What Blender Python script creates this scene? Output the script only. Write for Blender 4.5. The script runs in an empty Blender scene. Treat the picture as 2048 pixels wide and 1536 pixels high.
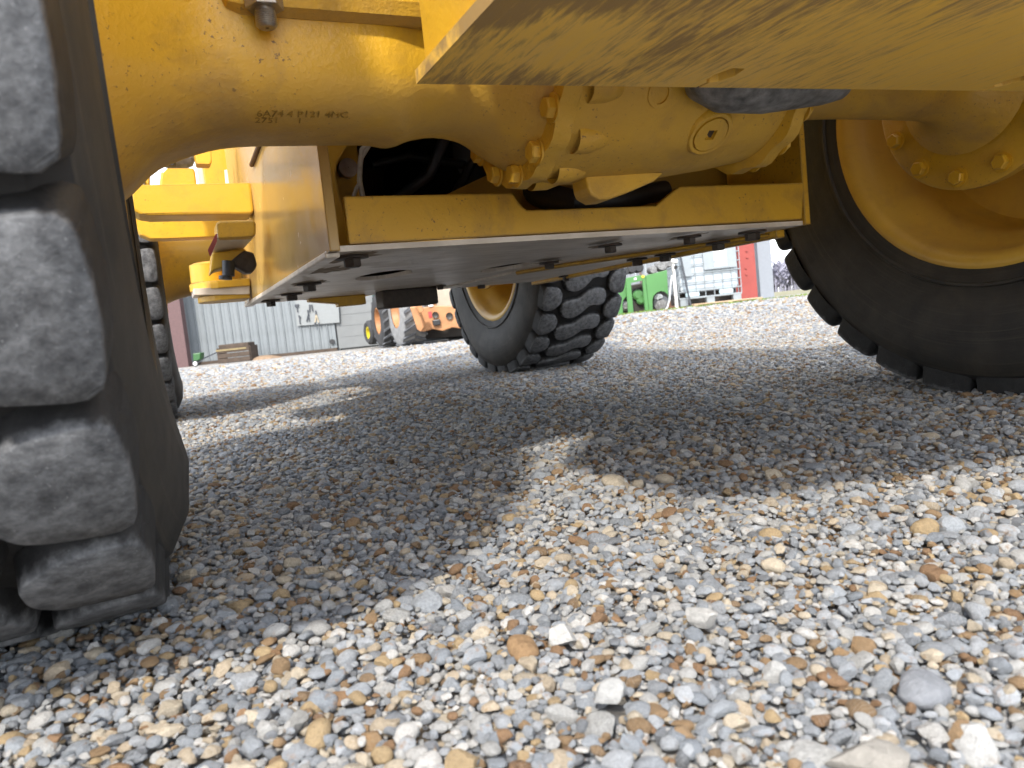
import bpy, bmesh, math, random
import numpy as np
from mathutils import Vector, Matrix
from mathutils.geometry import tessellate_polygon

random.seed(7)
RNG = np.random.default_rng(7)
SC = bpy.context.scene
COL = SC.collection
R = math.radians

# ------------------------------------------------------------------ camera
CAM_H, FPX, PITCH, ROLL = 0.28, 1500.0, R(-4.9), R(6.0)
_fwd = Vector((0, math.cos(PITCH), math.sin(PITCH)))
_r0 = Vector((1, 0, 0)); _u0 = _r0.cross(_fwd)
_rt = math.cos(ROLL) * _r0 - math.sin(ROLL) * _u0
_up = math.sin(ROLL) * _r0 + math.cos(ROLL) * _u0
CPOS = Vector((0, 0, CAM_H))
cam = bpy.data.cameras.new('camera')
cam.sensor_width = 36.0
cam.lens = FPX / 2048 * 36
cam.clip_start, cam.clip_end = 0.02, 3000
cam.dof.use_dof = True
cam.dof.focus_distance = 1.35
cam.dof.aperture_fstop = 10.0
camo = bpy.data.objects.new('camera', cam)
M = Matrix((_rt, _up, -_fwd)).transposed().to_4x4()
M.translation = CPOS
camo.matrix_world = M
COL.objects.link(camo)
SC.camera = camo

# ------------------------------------------------------------------ sky, sun, exposure
SUN_EL, SUN_DX, SUN_DY = R(43.0), 0.25, 1.05       # shadows fall along (+0.25, +1.05)
world = bpy.data.worlds.new('World'); SC.world = world; world.use_nodes = True
wn = world.node_tree
sky = wn.nodes.new('ShaderNodeTexSky'); sky.sky_type = 'NISHITA'; sky.sun_disc = False
sky.sun_elevation = SUN_EL
sky.sun_rotation = math.atan2(-SUN_DX, -SUN_DY)
sky.air_density, sky.dust_density, sky.ozone_density = 1.0, 1.2, 1.0
bg = wn.nodes['Background']; bg.inputs['Strength'].default_value = 0.15
# thin high cloud over the whole sky
tcw = wn.nodes.new('ShaderNodeTexCoord'); mpw = wn.nodes.new('ShaderNodeMapping'); mpw.inputs['Scale'].default_value = (1, 1, 3)
nzw = wn.nodes.new('ShaderNodeTexNoise'); nzw.inputs['Scale'].default_value = 2.2; nzw.inputs['Detail'].default_value = 6
rpw = wn.nodes.new('ShaderNodeValToRGB'); rpw.color_ramp.elements[0].position = .3; rpw.color_ramp.elements[0].color = (.35, .35, .35, 1); rpw.color_ramp.elements[1].position = .7; rpw.color_ramp.elements[1].color = (.8, .8, .8, 1)
mxw = wn.nodes.new('ShaderNodeMix'); mxw.data_type = 'RGBA'; mxw.inputs[7].default_value = (9.6, 9.9, 10.4, 1)
wn.links.new(tcw.outputs['Generated'], mpw.inputs[0]); wn.links.new(mpw.outputs[0], nzw.inputs['Vector']); wn.links.new(nzw.outputs['Fac'], rpw.inputs[0])
wn.links.new(rpw.outputs[0], mxw.inputs[0]); wn.links.new(sky.outputs[0], mxw.inputs[6]); wn.links.new(mxw.outputs[2], bg.inputs[0])
sun = bpy.data.lights.new('sun', 'SUN'); sun.energy = 2.5; sun.angle = R(3.4); sun.color = (1.0, 0.95, 0.87)
suno = bpy.data.objects.new('sun', sun)
suno.rotation_euler = Vector((SUN_DX, SUN_DY, -1.0)).to_track_quat('-Z', 'Y').to_euler()
suno.location = (-4, -8, 12)
COL.objects.link(suno)
SC.view_settings.view_transform = 'Standard'
SC.view_settings.look = 'None'
SC.view_settings.exposure = 1.32
SC.view_settings.gamma = 1.0
SC.view_settings.use_curve_mapping = False
SC.cycles.max_bounces = 6
SC.cycles.diffuse_bounces = 4
SC.cycles.use_adaptive_sampling = True
SC.cycles.adaptive_threshold = 0.02

# ------------------------------------------------------------------ where a picture point lies
YAW = R(24.5)
AX = Vector((math.cos(YAW), math.sin(YAW), 0)); BX = Vector((-math.sin(YAW), math.cos(YAW), 0))
ORG = Vector((0.308, 1.318, 0))                     # under the middle of the loader's near axle
def ray(x, y):
    return _fwd + _rt * ((x - 1024) / FPX) - _up * ((y - 768) / FPX)
def at(x, y, Y):                                     # world point at depth Y
    d = ray(x, y); return CPOS + d * (Y / d.y)
def onz(x, y, z=0.0):
    d = ray(x, y); return CPOS + d * ((z - CAM_H) / d.z)
def loc(P):
    d = P - ORG; return Vector((d.dot(AX), d.dot(BX), d.z))
def pq(x, y, q):                                     # loader coordinates on the plane at distance q behind the near axle
    d = ray(x, y); return loc(CPOS + d * ((ORG + BX * q - CPOS).dot(BX) / d.dot(BX)))
def pz(x, y, z):
    return loc(onz(x, y, z))
def pp(x, y, p):
    d = ray(x, y); return loc(CPOS + d * ((ORG + AX * p - CPOS).dot(AX) / d.dot(AX)))

# ------------------------------------------------------------------ mesh helpers
class MB:
    def __init__(s): s.v = []; s.f = []; s.sm = []
    def add(s, vs, fs, smooth=False):
        n = len(s.v); s.v += [tuple(v) for v in vs]; s.f += [tuple(i + n for i in f) for f in fs]; s.sm += [smooth] * len(fs); return s
    def box(s, x0, x1, y0, y1, z0, z1, mat=None):
        vs = [Vector((x, y, z)) for z in (z0, z1) for y in (y0, y1) for x in (x0, x1)]
        if mat is not None: vs = [mat @ v for v in vs]
        return s.add(vs, [(0, 2, 3, 1), (4, 5, 7, 6), (0, 1, 5, 4), (2, 6, 7, 3), (0, 4, 6, 2), (1, 3, 7, 5)])
    def prism(s, pts, off):                          # closed outline of 3D points swept by off
        off = Vector(off); n = len(pts); pts = [Vector(p) for p in pts]
        tri = tessellate_polygon([pts])
        vs = pts + [p + off for p in pts]
        fs = [tuple(t) for t in tri] + [tuple(i + n for i in reversed(t)) for t in tri]
        fs += [(i, (i + 1) % n, (i + 1) % n + n, i + n) for i in range(n)]
        return s.add(vs, fs)
    def holed(s, outer, holes, off):
        off = Vector(off); loops = [[Vector(p) for p in outer]] + [[Vector(p) for p in h] for h in holes]
        flat = [p for l in loops for p in l]; n = len(flat)
        tri = tessellate_polygon(loops)
        vs = flat + [p + off for p in flat]
        fs = [tuple(t) for t in tri] + [tuple(i + n for i in reversed(t)) for t in tri]
        k = 0
        for l in loops:
            m = len(l); fs += [(k + i, k + (i + 1) % m, k + (i + 1) % m + n, k + i + n) for i in range(m)]; k += m
        return s.add(vs, fs)
    def loft(s, rings, closed=True, caps=True, smooth=True):
        n = len(rings[0]); vs = [p for r in rings for p in r]; fs = []
        for k in range(len(rings) - 1):
            for i in range(n if closed else n - 1):
                j = (i + 1) % n
                fs.append((k * n + i, k * n + j, (k + 1) * n + j, (k + 1) * n + i))
        s.add(vs, fs, smooth)
        if caps:
            s.add(rings[0], [tuple(reversed(range(n)))]); s.add(rings[-1], [tuple(range(n))])
        return s
    def lathe(s, prof, axis=0, seg=48, c=(0, 0, 0), smooth=True, closed=False):   # prof: (along, radius)
        rings = []
        for (w, r) in prof:
            ring = []
            for i in range(seg):
                t = 2 * math.pi * i / seg; u, v = r * math.cos(t), r * math.sin(t)
                P = {0: (w, u, v), 1: (v, w, u), 2: (u, v, w)}[axis]
                ring.append(Vector(P) + Vector(c))
            rings.append(ring)
        if closed: rings.append(rings[0])
        return s.loft(rings, True, False, smooth)
    def tube(s, pts, rad, seg=8, caps=True):
        pts = [Vector(p) for p in pts]; rings = []
        rad = rad if isinstance(rad, (list, tuple)) else [rad] * len(pts)
        prev = None
        for i, p in enumerate(pts):
            t = (pts[min(i + 1, len(pts) - 1)] - pts[max(i - 1, 0)]).normalized()
            ref = prev if prev is not None else (Vector((0, 0, 1)) if abs(t.z) < .9 else Vector((1, 0, 0)))
            u = (ref - t * ref.dot(t)).normalized(); w = t.cross(u); prev = u
            rings.append([p + (u * math.cos(2 * math.pi * k / seg) + w * math.sin(2 * math.pi * k / seg)) * rad[i] for k in range(seg)])
        return s.loft(rings, True, caps, True)
    def cyl(s, a, b, r0, r1=None, seg=24):
        return s.tube([a, b], [r0, r0 if r1 is None else r1], seg)
    def mesh(s, name, mat=None, sharp=None):
        me = bpy.data.meshes.new(name); me.from_pydata(s.v, [], s.f)
        bm = bmesh.new(); bm.from_mesh(me)
        bmesh.ops.remove_doubles(bm, verts=bm.verts, dist=1e-5)
        bmesh.ops.recalc_face_normals(bm, faces=bm.faces)
        bm.to_mesh(me); bm.free()
        if any(s.sm):
            me.polygons.foreach_set('use_smooth', [True] * len(me.polygons))
            me.set_sharp_from_angle(angle=R(sharp or 38))
        if mat: me.materials.append(mat)
        return me
    def build(s, name, mat, parent=None, bevel=0, sharp=None):
        o = bpy.data.objects.new(name, s.mesh(name, mat, sharp)); COL.objects.link(o)
        if parent: o.parent = parent
        if bevel:
            m = o.modifiers.new('bevel', 'BEVEL'); m.width = bevel; m.segments = 2; m.limit_method = 'ANGLE'; m.angle_limit = R(40)
            m.harden_normals = False
        return o
def empty(name, l=(0, 0, 0), rz=0, parent=None):
    o = bpy.data.objects.new(name, None); COL.objects.link(o); o.location = l; o.rotation_euler = (0, 0, rz)
    o.empty_display_size = 0.1
    if parent: o.parent = parent
    return o
def tag(o, label=None, cat=None, group=None, kind=None):
    for k, v in (('label', label), ('category', cat), ('group', group), ('kind', kind)):
        if v: o[k] = v
    return o
def copy_to(o, parent=None, l=None, rot=None):
    c = o.copy(); COL.objects.link(c)
    if parent: c.parent = parent
    if l is not None: c.location = l
    if rot is not None: c.rotation_euler = rot
    return c
def place(me, name, parent, mat4):
    o = bpy.data.objects.new(name, me); COL.objects.link(o); o.parent = parent
    o.matrix_parent_inverse = Matrix.Identity(4); o.matrix_basis = mat4
    return o
def frame(p, zdir, xhint=(0, 0, 1)):                 # matrix whose local z is zdir
    z = Vector(zdir).normalized(); x = Vector(xhint)
    if abs(x.normalized().dot(z)) > .95: x = Vector((1, 0, 0))
    x = (x - z * x.dot(z)).normalized(); y = z.cross(x)
    m = Matrix((x, y, z)).transposed().to_4x4(); m.translation = Vector(p); return m

# ------------------------------------------------------------------ materials
class NT:
    def __init__(s, name):
        s.m = bpy.data.materials.new(name); s.m.use_nodes = True; s.t = s.m.node_tree; s.b = s.t.nodes['Principled BSDF']
        s.tc = s.t.nodes.new('ShaderNodeTexCoord')
    def n(s, k, **kw):
        nd = s.t.nodes.new('ShaderNode' + k)
        for a, v in kw.items(): setattr(nd, a, v)
        return nd
    def L(s, a, b): s.t.links.new(a, b)
    def mapping(s, scale=(1, 1, 1), rot=(0, 0, 0), coord='Object'):
        m = s.n('Mapping'); m.inputs['Scale'].default_value = scale; m.inputs['Rotation'].default_value = rot
        s.L(s.tc.outputs[coord], m.inputs[0]); return m.outputs[0]
    def noise(s, scale, detail=4, rough=.55, vec=None, dist=0):
        nd = s.n('TexNoise'); nd.inputs['Scale'].default_value = scale; nd.inputs['Detail'].default_value = detail
        nd.inputs['Roughness'].default_value = rough; nd.inputs['Distortion'].default_value = dist
        s.L(vec if vec is not None else s.tc.outputs['Object'], nd.inputs['Vector']); return nd.outputs['Fac']
    def ramp(s, fac, stops, interp='LINEAR'):
        r = s.n('ValToRGB'); r.color_ramp.interpolation = interp; e = r.color_ramp.elements
        while len(e) < len(stops): e.new(0.5)
        for el, (p, c) in zip(e, stops):
            el.position = p; el.color = (c, c, c, 1) if isinstance(c, (int, float)) else (*c, 1)
        s.L(fac, r.inputs[0]); return r.outputs[0]
    def mix(s, fac, a, b, mode='MIX'):
        m = s.n('Mix', data_type='RGBA', blend_type=mode)
        if isinstance(fac, (int, float)): m.inputs[0].default_value = fac
        else: s.L(fac, m.inputs[0])
        for i, c in ((6, a), (7, b)):
            if isinstance(c, (tuple, list)): m.inputs[i].default_value = (*c, 1)
            else: s.L(c, m.inputs[i])
        return m.outputs[2]
    def math(s, op, a, b=None, clamp=False):
        m = s.n('Math', operation=op, use_clamp=clamp)
        for i, c in ((0, a), (1, b)):
            if c is None: continue
            if isinstance(c, (int, float)): m.inputs[i].default_value = c
            else: s.L(c, m.inputs[i])
        return m.outputs[0]
    def bump(s, h, strength=.4, dist=.002, prev=None):
        b = s.n('Bump'); b.inputs['Strength'].default_value = strength; b.inputs['Distance'].default_value = dist
        s.L(h, b.inputs['Height'])
        if prev is not None: s.L(prev, b.inputs['Normal'])
        return b.outputs[0]
    def done(s, col=None, rough=None, bump=None, metal=0, spec=.5, coat=0):
        b = s.b
        if col is not None:
            if isinstance(col, (tuple, list)): b.inputs['Base Color'].default_value = (*col, 1)
            else: s.L(col, b.inputs['Base Color'])
        if rough is not None:
            if isinstance(rough, (int, float)): b.inputs['Roughness'].default_value = rough
            else: s.L(rough, b.inputs['Roughness'])
        if bump is not None: s.L(bump, b.inputs['Normal'])
        b.inputs['Metallic'].default_value = metal; b.inputs['Specular IOR Level'].default_value = spec
        b.inputs['Coat Weight'].default_value = coat; b.inputs['Coat Roughness'].default_value = .15
        return s.m

YEL = (0.66, 0.378, 0.020)
DUST = (0.34, 0.225, 0.10)
RUST = (0.085, 0.045, 0.025)
def yellow(name, dirt=.25, speck=.5, peel=.25, rough=.38, dust_under=.55, base=YEL, wear=0):
    k = NT(name)
    c = k.mix(k.ramp(k.noise(3.5, 3), [(.3, 0), (.75, 1)]), base, (base[0] * .9, base[1] * .86, base[2] * 1.1))
    # grime in patches and fine chips
    g = k.ramp(k.noise(9, 8, .65, dist=.4), [(.5, 0), (.72, 1)])
    c = k.mix(k.math('MULTIPLY', g, dirt), c, (0.19, 0.11, 0.045))
    sp = k.math('MULTIPLY', k.ramp(k.noise(150, 4, .65), [(.62, 0), (.68, 1)]), k.ramp(k.noise(6, 4), [(.44, 0), (.6, 1)]))
    c = k.mix(k.math('MULTIPLY', sp, speck), c, RUST)
    # settled mud film on faces that look at the ground
    geo = k.n('NewGeometry'); sx = k.n('SeparateXYZ'); k.L(geo.outputs['Normal'], sx.inputs[0])
    dn = k.ramp(k.math('MULTIPLY', sx.outputs['Z'], -1), [(.25, 0), (.85, 1)])
    film = k.math('MULTIPLY', dn, k.ramp(k.noise(16, 6, .6), [(.3, .45), (.65, 1)]))
    c = k.mix(k.math('MULTIPLY', film, dust_under), c, DUST)
    if wear:                                             # paint knocked off the edges
        bv = k.n('Bevel', samples=3); bv.inputs['Radius'].default_value = .007
        dt = k.n('VectorMath', operation='DOT_PRODUCT'); k.L(bv.outputs[0], dt.inputs[0]); k.L(geo.outputs['Normal'], dt.inputs[1])
        ew = k.math('ADD', k.math('SUBTRACT', 1, dt.outputs['Value']), k.math('MULTIPLY', k.math('SUBTRACT', k.noise(45, 6, .75), .5), .22))
        c = k.mix(k.math('MULTIPLY', k.ramp(ew, [(.05, 0), (.11, 1)]), wear), c, (.06, .035, .022))
    rg = k.math('ADD', k.math('MULTIPLY', k.noise(14, 4), .22), rough - .08)
    rg = k.math('ADD', rg, k.math('MULTIPLY', film, .25))
    b = k.bump(k.noise(150, 5, .6), peel, .0022); b = k.bump(k.noise(38, 4, .6), peel * .5, .004, b); b = k.bump(k.noise(11, 3), .15, .005, b)
    return k.done(c, rg, b, coat=.12)
M_YEL = yellow('yellow_paint', wear=.55)
M_CAST = yellow('yellow_cast_paint', dirt=.5, speck=.8, peel=.5, rough=.36, dust_under=.55)
M_DIFF = yellow('yellow_dusty_cast', dirt=.45, speck=.8, peel=.6, rough=.5, dust_under=.35, base=(.66, .385, .025))
M_GUARD = yellow('yellow_chipped_guard', dirt=.5, speck=1.0, peel=.3, rough=.5, wear=.9)
M_GLOSS = yellow('yellow_glossy_plate', dirt=.12, speck=.1, peel=.06, rough=.2, base=(.50, .33, .10))
M_RIM = yellow('yellow_rim_paint', dirt=.3, speck=.2, peel=.15, rough=.45, base=(.58, .35, .04))

def scuffed():
    k = NT('scuffed_yellow_underside')
    v = k.mapping((140, 16, 16), (0, 0, R(-38)))
    st = k.noise(1.0, 8, .68, v, .5)
    big = k.ramp(k.noise(2.6, 4, .5, dist=.6), [(.36, 0), (.66, 1)])
    vx = k.n('SeparateXYZ'); k.L(k.tc.outputs['Object'], vx.inputs[0])
    mp = k.n('MapRange'); mp.inputs[1].default_value = -.6; mp.inputs[2].default_value = .12; mp.inputs[3].default_value = 1.25; mp.inputs[4].default_value = .0
    k.L(vx.outputs['X'], mp.inputs[0])
    f = k.math('ADD', k.math('MULTIPLY', st, 1.0), k.math('MULTIPLY', k.math('MULTIPLY', big, mp.outputs[0]), .55))
    m1 = k.ramp(f, [(.60, 0), (.80, 1)])
    c = k.mix(k.ramp(st, [(.35, 0), (.7, 1)]), (.80, .48, .06), (.72, .46, .13))
    c = k.mix(k.math('MULTIPLY', m1, .75), c, (.17, .105, .055))
    fine = k.ramp(k.noise(1.0, 4, .7, k.mapping((170, 16, 16), (0, 0, R(-38)))), [(.60, 0), (.7, 1)])
    c = k.mix(k.math('MULTIPLY', fine, .35), c, (.30, .22, .14))
    return k.done(c, k.math('ADD', k.math('MULTIPLY', m1, .2), .45), k.bump(f, .35, .002))
M_SCUFF = scuffed()
def steel_dusty():
    k = NT('dusty_scuffed_steel')
    st = k.noise(1, 7, .65, k.mapping((6, 34, 6), (0, 0, R(70))), .6)
    bl = k.ramp(k.noise(7, 6, .65, dist=.5), [(.42, 0), (.66, 1)])
    c = k.mix(k.ramp(st, [(.38, 0), (.68, 1)]), (.60, .525, .44), (.80, .715, .62))
    c = k.mix(k.math('MULTIPLY', bl, .30), c, (.32, .26, .19))
    ln = k.ramp(k.noise(1, 3, .6, k.mapping((10, 160, 10), (0, 0, R(62)))), [(.62, 0), (.68, 1)])
    c = k.mix(k.math('MULTIPLY', ln, .35), c, (.15, .12, .095))
    return k.done(c, k.math('ADD', k.math('MULTIPLY', bl, .15), .30), k.bump(k.noise(6, 3), .25, .006, k.bump(st, .10, .002)), metal=.0, spec=.9)
M_STEEL = steel_dusty()
def simple(name, col, rough=.6, var=.25, scale=20, bump=.2, metal=0, bdist=.002, spec=.5, col2=None):
    k = NT(name); n = k.noise(scale, 6, .6)
    c = k.mix(k.ramp(n, [(.3, 0), (.7, 1)]), tuple(x * (1 - var) for x in col), col2 or tuple(min(1, x * (1 + var)) for x in col))
    return k.done(c, k.math('ADD', k.math('MULTIPLY', n, .2), rough - .1), k.bump(k.noise(scale * 6, 3), bump, bdist), metal, spec)
M_DARK = simple('black_grease_and_shade', (.022, .017, .013), .5)
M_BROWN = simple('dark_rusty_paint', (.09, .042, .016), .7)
M_BOLT = simple('rusty_bolt_steel', (.045, .033, .026), .55, .4, 60)
M_ZINC = simple('zinc_stud_steel', (.32, .29, .25), .38, .3, 40, metal=.7)
M_BLK = simple('black_plastic', (.02, .02, .022), .45)
M_GREYSTEEL = simple('scuffed_grey_casting', (.11, .11, .11), .55, .45, 45, .5, col2=(.27, .27, .27))
M_HARN = simple('dusty_conduit', (.33, .30, .24), .6, .3, 40)
def rubber(name, base, dusty, amt, lo, hi, sc=26, bump=.5, rings=False):
    k = NT(name)
    n = k.noise(sc, 8, .62); big = k.noise(5, 3)
    f = k.math('MULTIPLY', k.ramp(n, [(lo, 0), (hi, 1)]), k.math('ADD', k.math('MULTIPLY', big, .7), amt))
    c = k.mix(f, base, dusty)
    v = k.n('TexVoronoi'); v.feature = 'DISTANCE_TO_EDGE'; v.inputs['Scale'].default_value = 22
    k.L(k.mapping((1, 1, 1)), v.inputs['Vector'])
    crack = k.math('MULTIPLY', k.ramp(v.outputs['Distance'], [(.0, 1), (.018, 0)]), k.ramp(k.noise(7, 2), [(.5, 0), (.62, 1)]))
    c = k.mix(k.math('MULTIPLY', crack, .5), c, (.02, .02, .02))
    b = k.bump(k.noise(130, 5, .7), bump, .0016); b = k.bump(n, bump * .6, .004, b)
    if rings:
        sx = k.n('SeparateXYZ'); k.L(k.tc.outputs['Object'], sx.inputs[0])
        rr = k.math('SQRT', k.math('ADD', k.math('MULTIPLY', sx.outputs['Y'], sx.outputs['Y']), k.math('MULTIPLY', sx.outputs['Z'], sx.outputs['Z'])))
        cx = k.n('CombineXYZ'); k.L(k.math('MULTIPLY', rr, 150), cx.inputs[0]); k.L(k.math('MULTIPLY', k.noise(6, 2), 3), cx.inputs[1])
        ln = k.noise(1.0, 4, .6, cx.outputs[0])
        c = k.mix(k.math('MULTIPLY', k.ramp(ln, [(.52, 0), (.68, 1)]), .38), c, dusty)
        sc_ = k.ramp(k.noise(60, 6, .75), [(.60, 0), (.72, 1)]); c = k.mix(k.math('MULTIPLY', sc_, .35), c, dusty)
        b = k.bump(ln, .35, .0025, b)
    return k.done(c, k.math('SUBTRACT', .78, k.math('MULTIPLY', n, .25)), b, spec=.35)
M_RUB = rubber('tyre_rubber', (.012, .012, .013), (.032, .030, .028), .15, .35, .75, 14, .25)
M_SIDE = rubber('tyre_sidewall_rubber', (.017, .0165, .016), (.066, .056, .044), .2, .3, .75, 9, .2, True)
def lug_mat():
    k = NT('worn_lug_rubber')
    sx = k.n('SeparateXYZ'); k.L(k.tc.outputs['Object'], sx.inputs[0])
    rr = k.math('SQRT', k.math('ADD', k.math('MULTIPLY', sx.outputs['Y'], sx.outputs['Y']), k.math('MULTIPLY', sx.outputs['Z'], sx.outputs['Z'])))
    mr = k.n('MapRange'); mr.inputs[1].default_value = .660; mr.inputs[2].default_value = .690; k.L(rr, mr.inputs[0])
    n = k.noise(55, 8, .7); fine = k.noise(240, 5, .75)
    worn = k.ramp(k.math('ADD', mr.outputs[0], k.math('MULTIPLY', k.math('SUBTRACT', n, .5), 1.1)), [(.45, 0), (1.0, 1)])
    top = k.mix(k.ramp(k.math('ADD', k.math('MULTIPLY', n, .6), k.math('MULTIPLY', fine, .4)), [(.36, 0), (.64, 1)]), (.06, .062, .068), (.18, .183, .19))
    c = k.mix(worn, k.mix(k.ramp(n, [(.4, 0), (.8, 1)]), (.010, .010, .011), (.026, .026, .026)), top)
    gl = k.ramp(k.noise(420, 2), [(.70, 0), (.74, 1)])
    c = k.mix(k.math('MULTIPLY', k.math('MULTIPLY', gl, worn), .6), c, (.5, .5, .5))
    v = k.n('TexVoronoi'); v.feature = 'DISTANCE_TO_EDGE'; v.inputs['Scale'].default_value = 17; k.L(k.mapping((1, 1, 1)), v.inputs['Vector'])
    cr = k.math('MULTIPLY', k.ramp(v.outputs['Distance'], [(.0, 1), (.012, 0)]), k.ramp(k.noise(12, 3), [(.5, 0), (.6, 1)]))
    c = k.mix(k.math('MULTIPLY', cr, .7), c, (.02, .02, .02))
    b = k.bump(fine, .55, .0016); b = k.bump(n, .4, .003, b); b = k.bump(k.math('SUBTRACT', 1, cr), .5, .002, b)
    return k.done(c, .62, b, spec=.35)
M_LUG = lug_mat()

# ------------------------------------------------------------------ ground sheet
def ss(a, b, x):
    t = np.clip((x - a) / (b - a), 0, 1); return t * t * (3 - 2 * t)
def gz(X, Y):
    return 0.165 * ss(6, 11.5, np.asarray(Y, float)) * ss(-1.5, 2.2, np.asarray(X, float))
PAL = [(.00, (.245, .265, .29)), (.08, (.315, .335, .36)), (.24, (.385, .40, .42)), (.35, (.28, .295, .315)), (.43, (.46, .455, .44)),
       (.53, (.40, .395, .38)), (.61, (.49, .42, .32)), (.68, (.265, .175, .095)), (.74, (.39, .285, .16)), (.79, (.51, .495, .47)),
       (.85, (.20, .21, .225)), (.90, (.45, .37, .27)), (.945, (.25, .15, .08)), (.982, (.56, .545, .52))]
def ground_mat():
    k = NT('gravel_bed')
    v = k.n('TexVoronoi'); v.inputs['Scale'].default_value = 42; k.L(k.tc.outputs['Object'], v.inputs['Vector'])
    sx = k.n('SeparateXYZ'); k.L(v.outputs['Color'], sx.inputs[0])
    c = k.ramp(sx.outputs['X'], PAL, 'CONSTANT')
    c = k.mix(k.ramp(v.outputs['Distance'], [(.35, 0), (.75, .8)]), c, (.10, .085, .065))
    d = k.n('VectorMath', operation='LENGTH'); k.L(k.tc.outputs['Object'], d.inputs[0])
    far = k.ramp(k.math('DIVIDE', d.outputs['Value'], 60.0), [(.30, 0), (.42, 1)])
    fld = k.mix(k.noise(.15, 5), (.20, .16, .10), (.14, .15, .07))
    c = k.mix(far, c, fld)
    b = k.bump(k.math('SUBTRACT', 1, v.outputs['Distance']), .8, .012)
    return k.done(c, .85, b)
bm = MB()
xs = sorted(set(list(np.linspace(-14, 14, 57)) + [-900, -300, -100, -40, -22, 22, 40, 100, 300, 900]))
ys = sorted(set(list(np.linspace(-6, 24, 61)) + [-100, -30, -12, 34, 60, 120, 300, 700, 1600]))
bm.add([(x, y, float(gz(x, y)) - .012) for y in ys for x in xs],
       [(j * len(xs) + i, j * len(xs) + i + 1, (j + 1) * len(xs) + i + 1, (j + 1) * len(xs) + i) for j in range(len(ys) - 1) for i in range(len(xs) - 1)], True)
ground = tag(bm.build('ground', ground_mat()), kind='structure')

# ------------------------------------------------------------------ gravel
def stone_mesh(name, seed, angular, mat, flat=.6, sub=3, cuts=15):
    rg = np.random.default_rng(seed)
    b = bmesh.new(); bmesh.ops.create_icosphere(b, subdivisions=sub, radius=1.0)
    P = np.array([v.co[:] for v in b.verts])
    for k in range(cuts if angular else 6):
        n = rg.normal(size=3); n /= np.linalg.norm(n)
        d = rg.uniform(.50, .84) if angular else rg.uniform(.78, .93)
        t = P @ n; over = np.clip(t - d, 0, None); P = P - np.outer(over * (.97 if angular else .75), n)
    ph = rg.uniform(0, 6, (4, 3)); fr = rg.normal(size=(4, 3)) * 2.4
    w = sum(np.sin(P @ fr[i] + ph[i, 0]) for i in range(4)) * (.022 if angular else .035)
    P = P * (1 + w)[:, None]
    P *= np.array([1.0, rg.uniform(.62, .92), rg.uniform(flat * .8, flat * 1.15)])
    for v, c in zip(b.verts, P): v.co = c
    me = bpy.data.meshes.new(name); b.to_mesh(me); b.free()
    me.polygons.foreach_set('use_smooth', [True] * len(me.polygons))
    me.set_sharp_from_angle(angle=R(14 if angular else 40))
    me.materials.append(mat); return me
def stone_mat():
    k = NT('gravel_stone')
    oi = k.n('ObjectInfo'); c = k.ramp(oi.outputs['Random'], PAL, 'CONSTANT')
    r2 = k.math('FRACT', k.math('MULTIPLY', oi.outputs['Random'], 917.3))
    vm = k.n('VectorMath', operation='ADD'); k.L(k.tc.outputs['Object'], vm.inputs[0])
    cx = k.n('CombineXYZ'); k.L(k.math('MULTIPLY', r2, 40), cx.inputs[0]); k.L(k.math('MULTIPLY', r2, 17), cx.inputs[1]); k.L(cx.outputs[0], vm.inputs[1])
    vec = vm.outputs[0]
    n = k.noise(2.2, 6, .65, vec, .3)
    br = k.math('ADD', k.math('MULTIPLY', k.math('ADD', k.math('MULTIPLY', n, .6), k.math('MULTIPLY', k.noise(7.5, 6, .75, vec), 1.1)), 1.0), k.math('ADD', k.math('MULTIPLY', r2, .35), .0))
    cc = k.n('CombineXYZ')
    for i in range(3): k.L(br, cc.inputs[i])
    c = k.mix(1.0, c, cc.outputs[0], 'MULTIPLY')
    # pale veins and ochre staining on some stones
    wv = k.n('TexWave'); wv.inputs['Scale'].default_value = 1.1; wv.inputs['Distortion'].default_value = 9; wv.inputs['Detail'].default_value = 3; k.L(vec, wv.inputs['Vector'])
    vein = k.math('MULTIPLY', k.ramp(wv.outputs['Fac'], [(.94, 0), (.985, 1)]), k.math('LESS_THAN', r2, .16))
    c = k.mix(k.math('MULTIPLY', vein, .30), c, (.50, .49, .47))
    st = k.math('MULTIPLY', k.ramp(k.noise(1.3, 4, .6, vec), [(.55, 0), (.7, 1)]), k.math('GREATER_THAN', r2, .7))
    c = k.mix(k.math('MULTIPLY', st, .6), c, (.34, .19, .075))
    sp = k.ramp(k.noise(18, 3, .6, vec), [(.60, 0), (.68, 1)])
    c = k.mix(k.math('MULTIPLY', sp, .28), c, (.52, .50, .47))
    b = k.bump(k.noise(9, 7, .75, vec), .6, .12); b = k.bump(n, .4, .2, b)
    return k.done(c, .72, b, spec=.35)
M_STONE = stone_mat()
protos = bpy.data.collections.new('stone_shapes')
NPROTO = 26
for i in range(NPROTO):
    me = stone_mesh('stone_shape', 100 + i, i % 13 not in (1, 6, 11), M_STONE, (.62, .72, .5)[i % 3])
    protos.objects.link(bpy.data.objects.new('stone_shape_%02d' % i, me))
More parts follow.
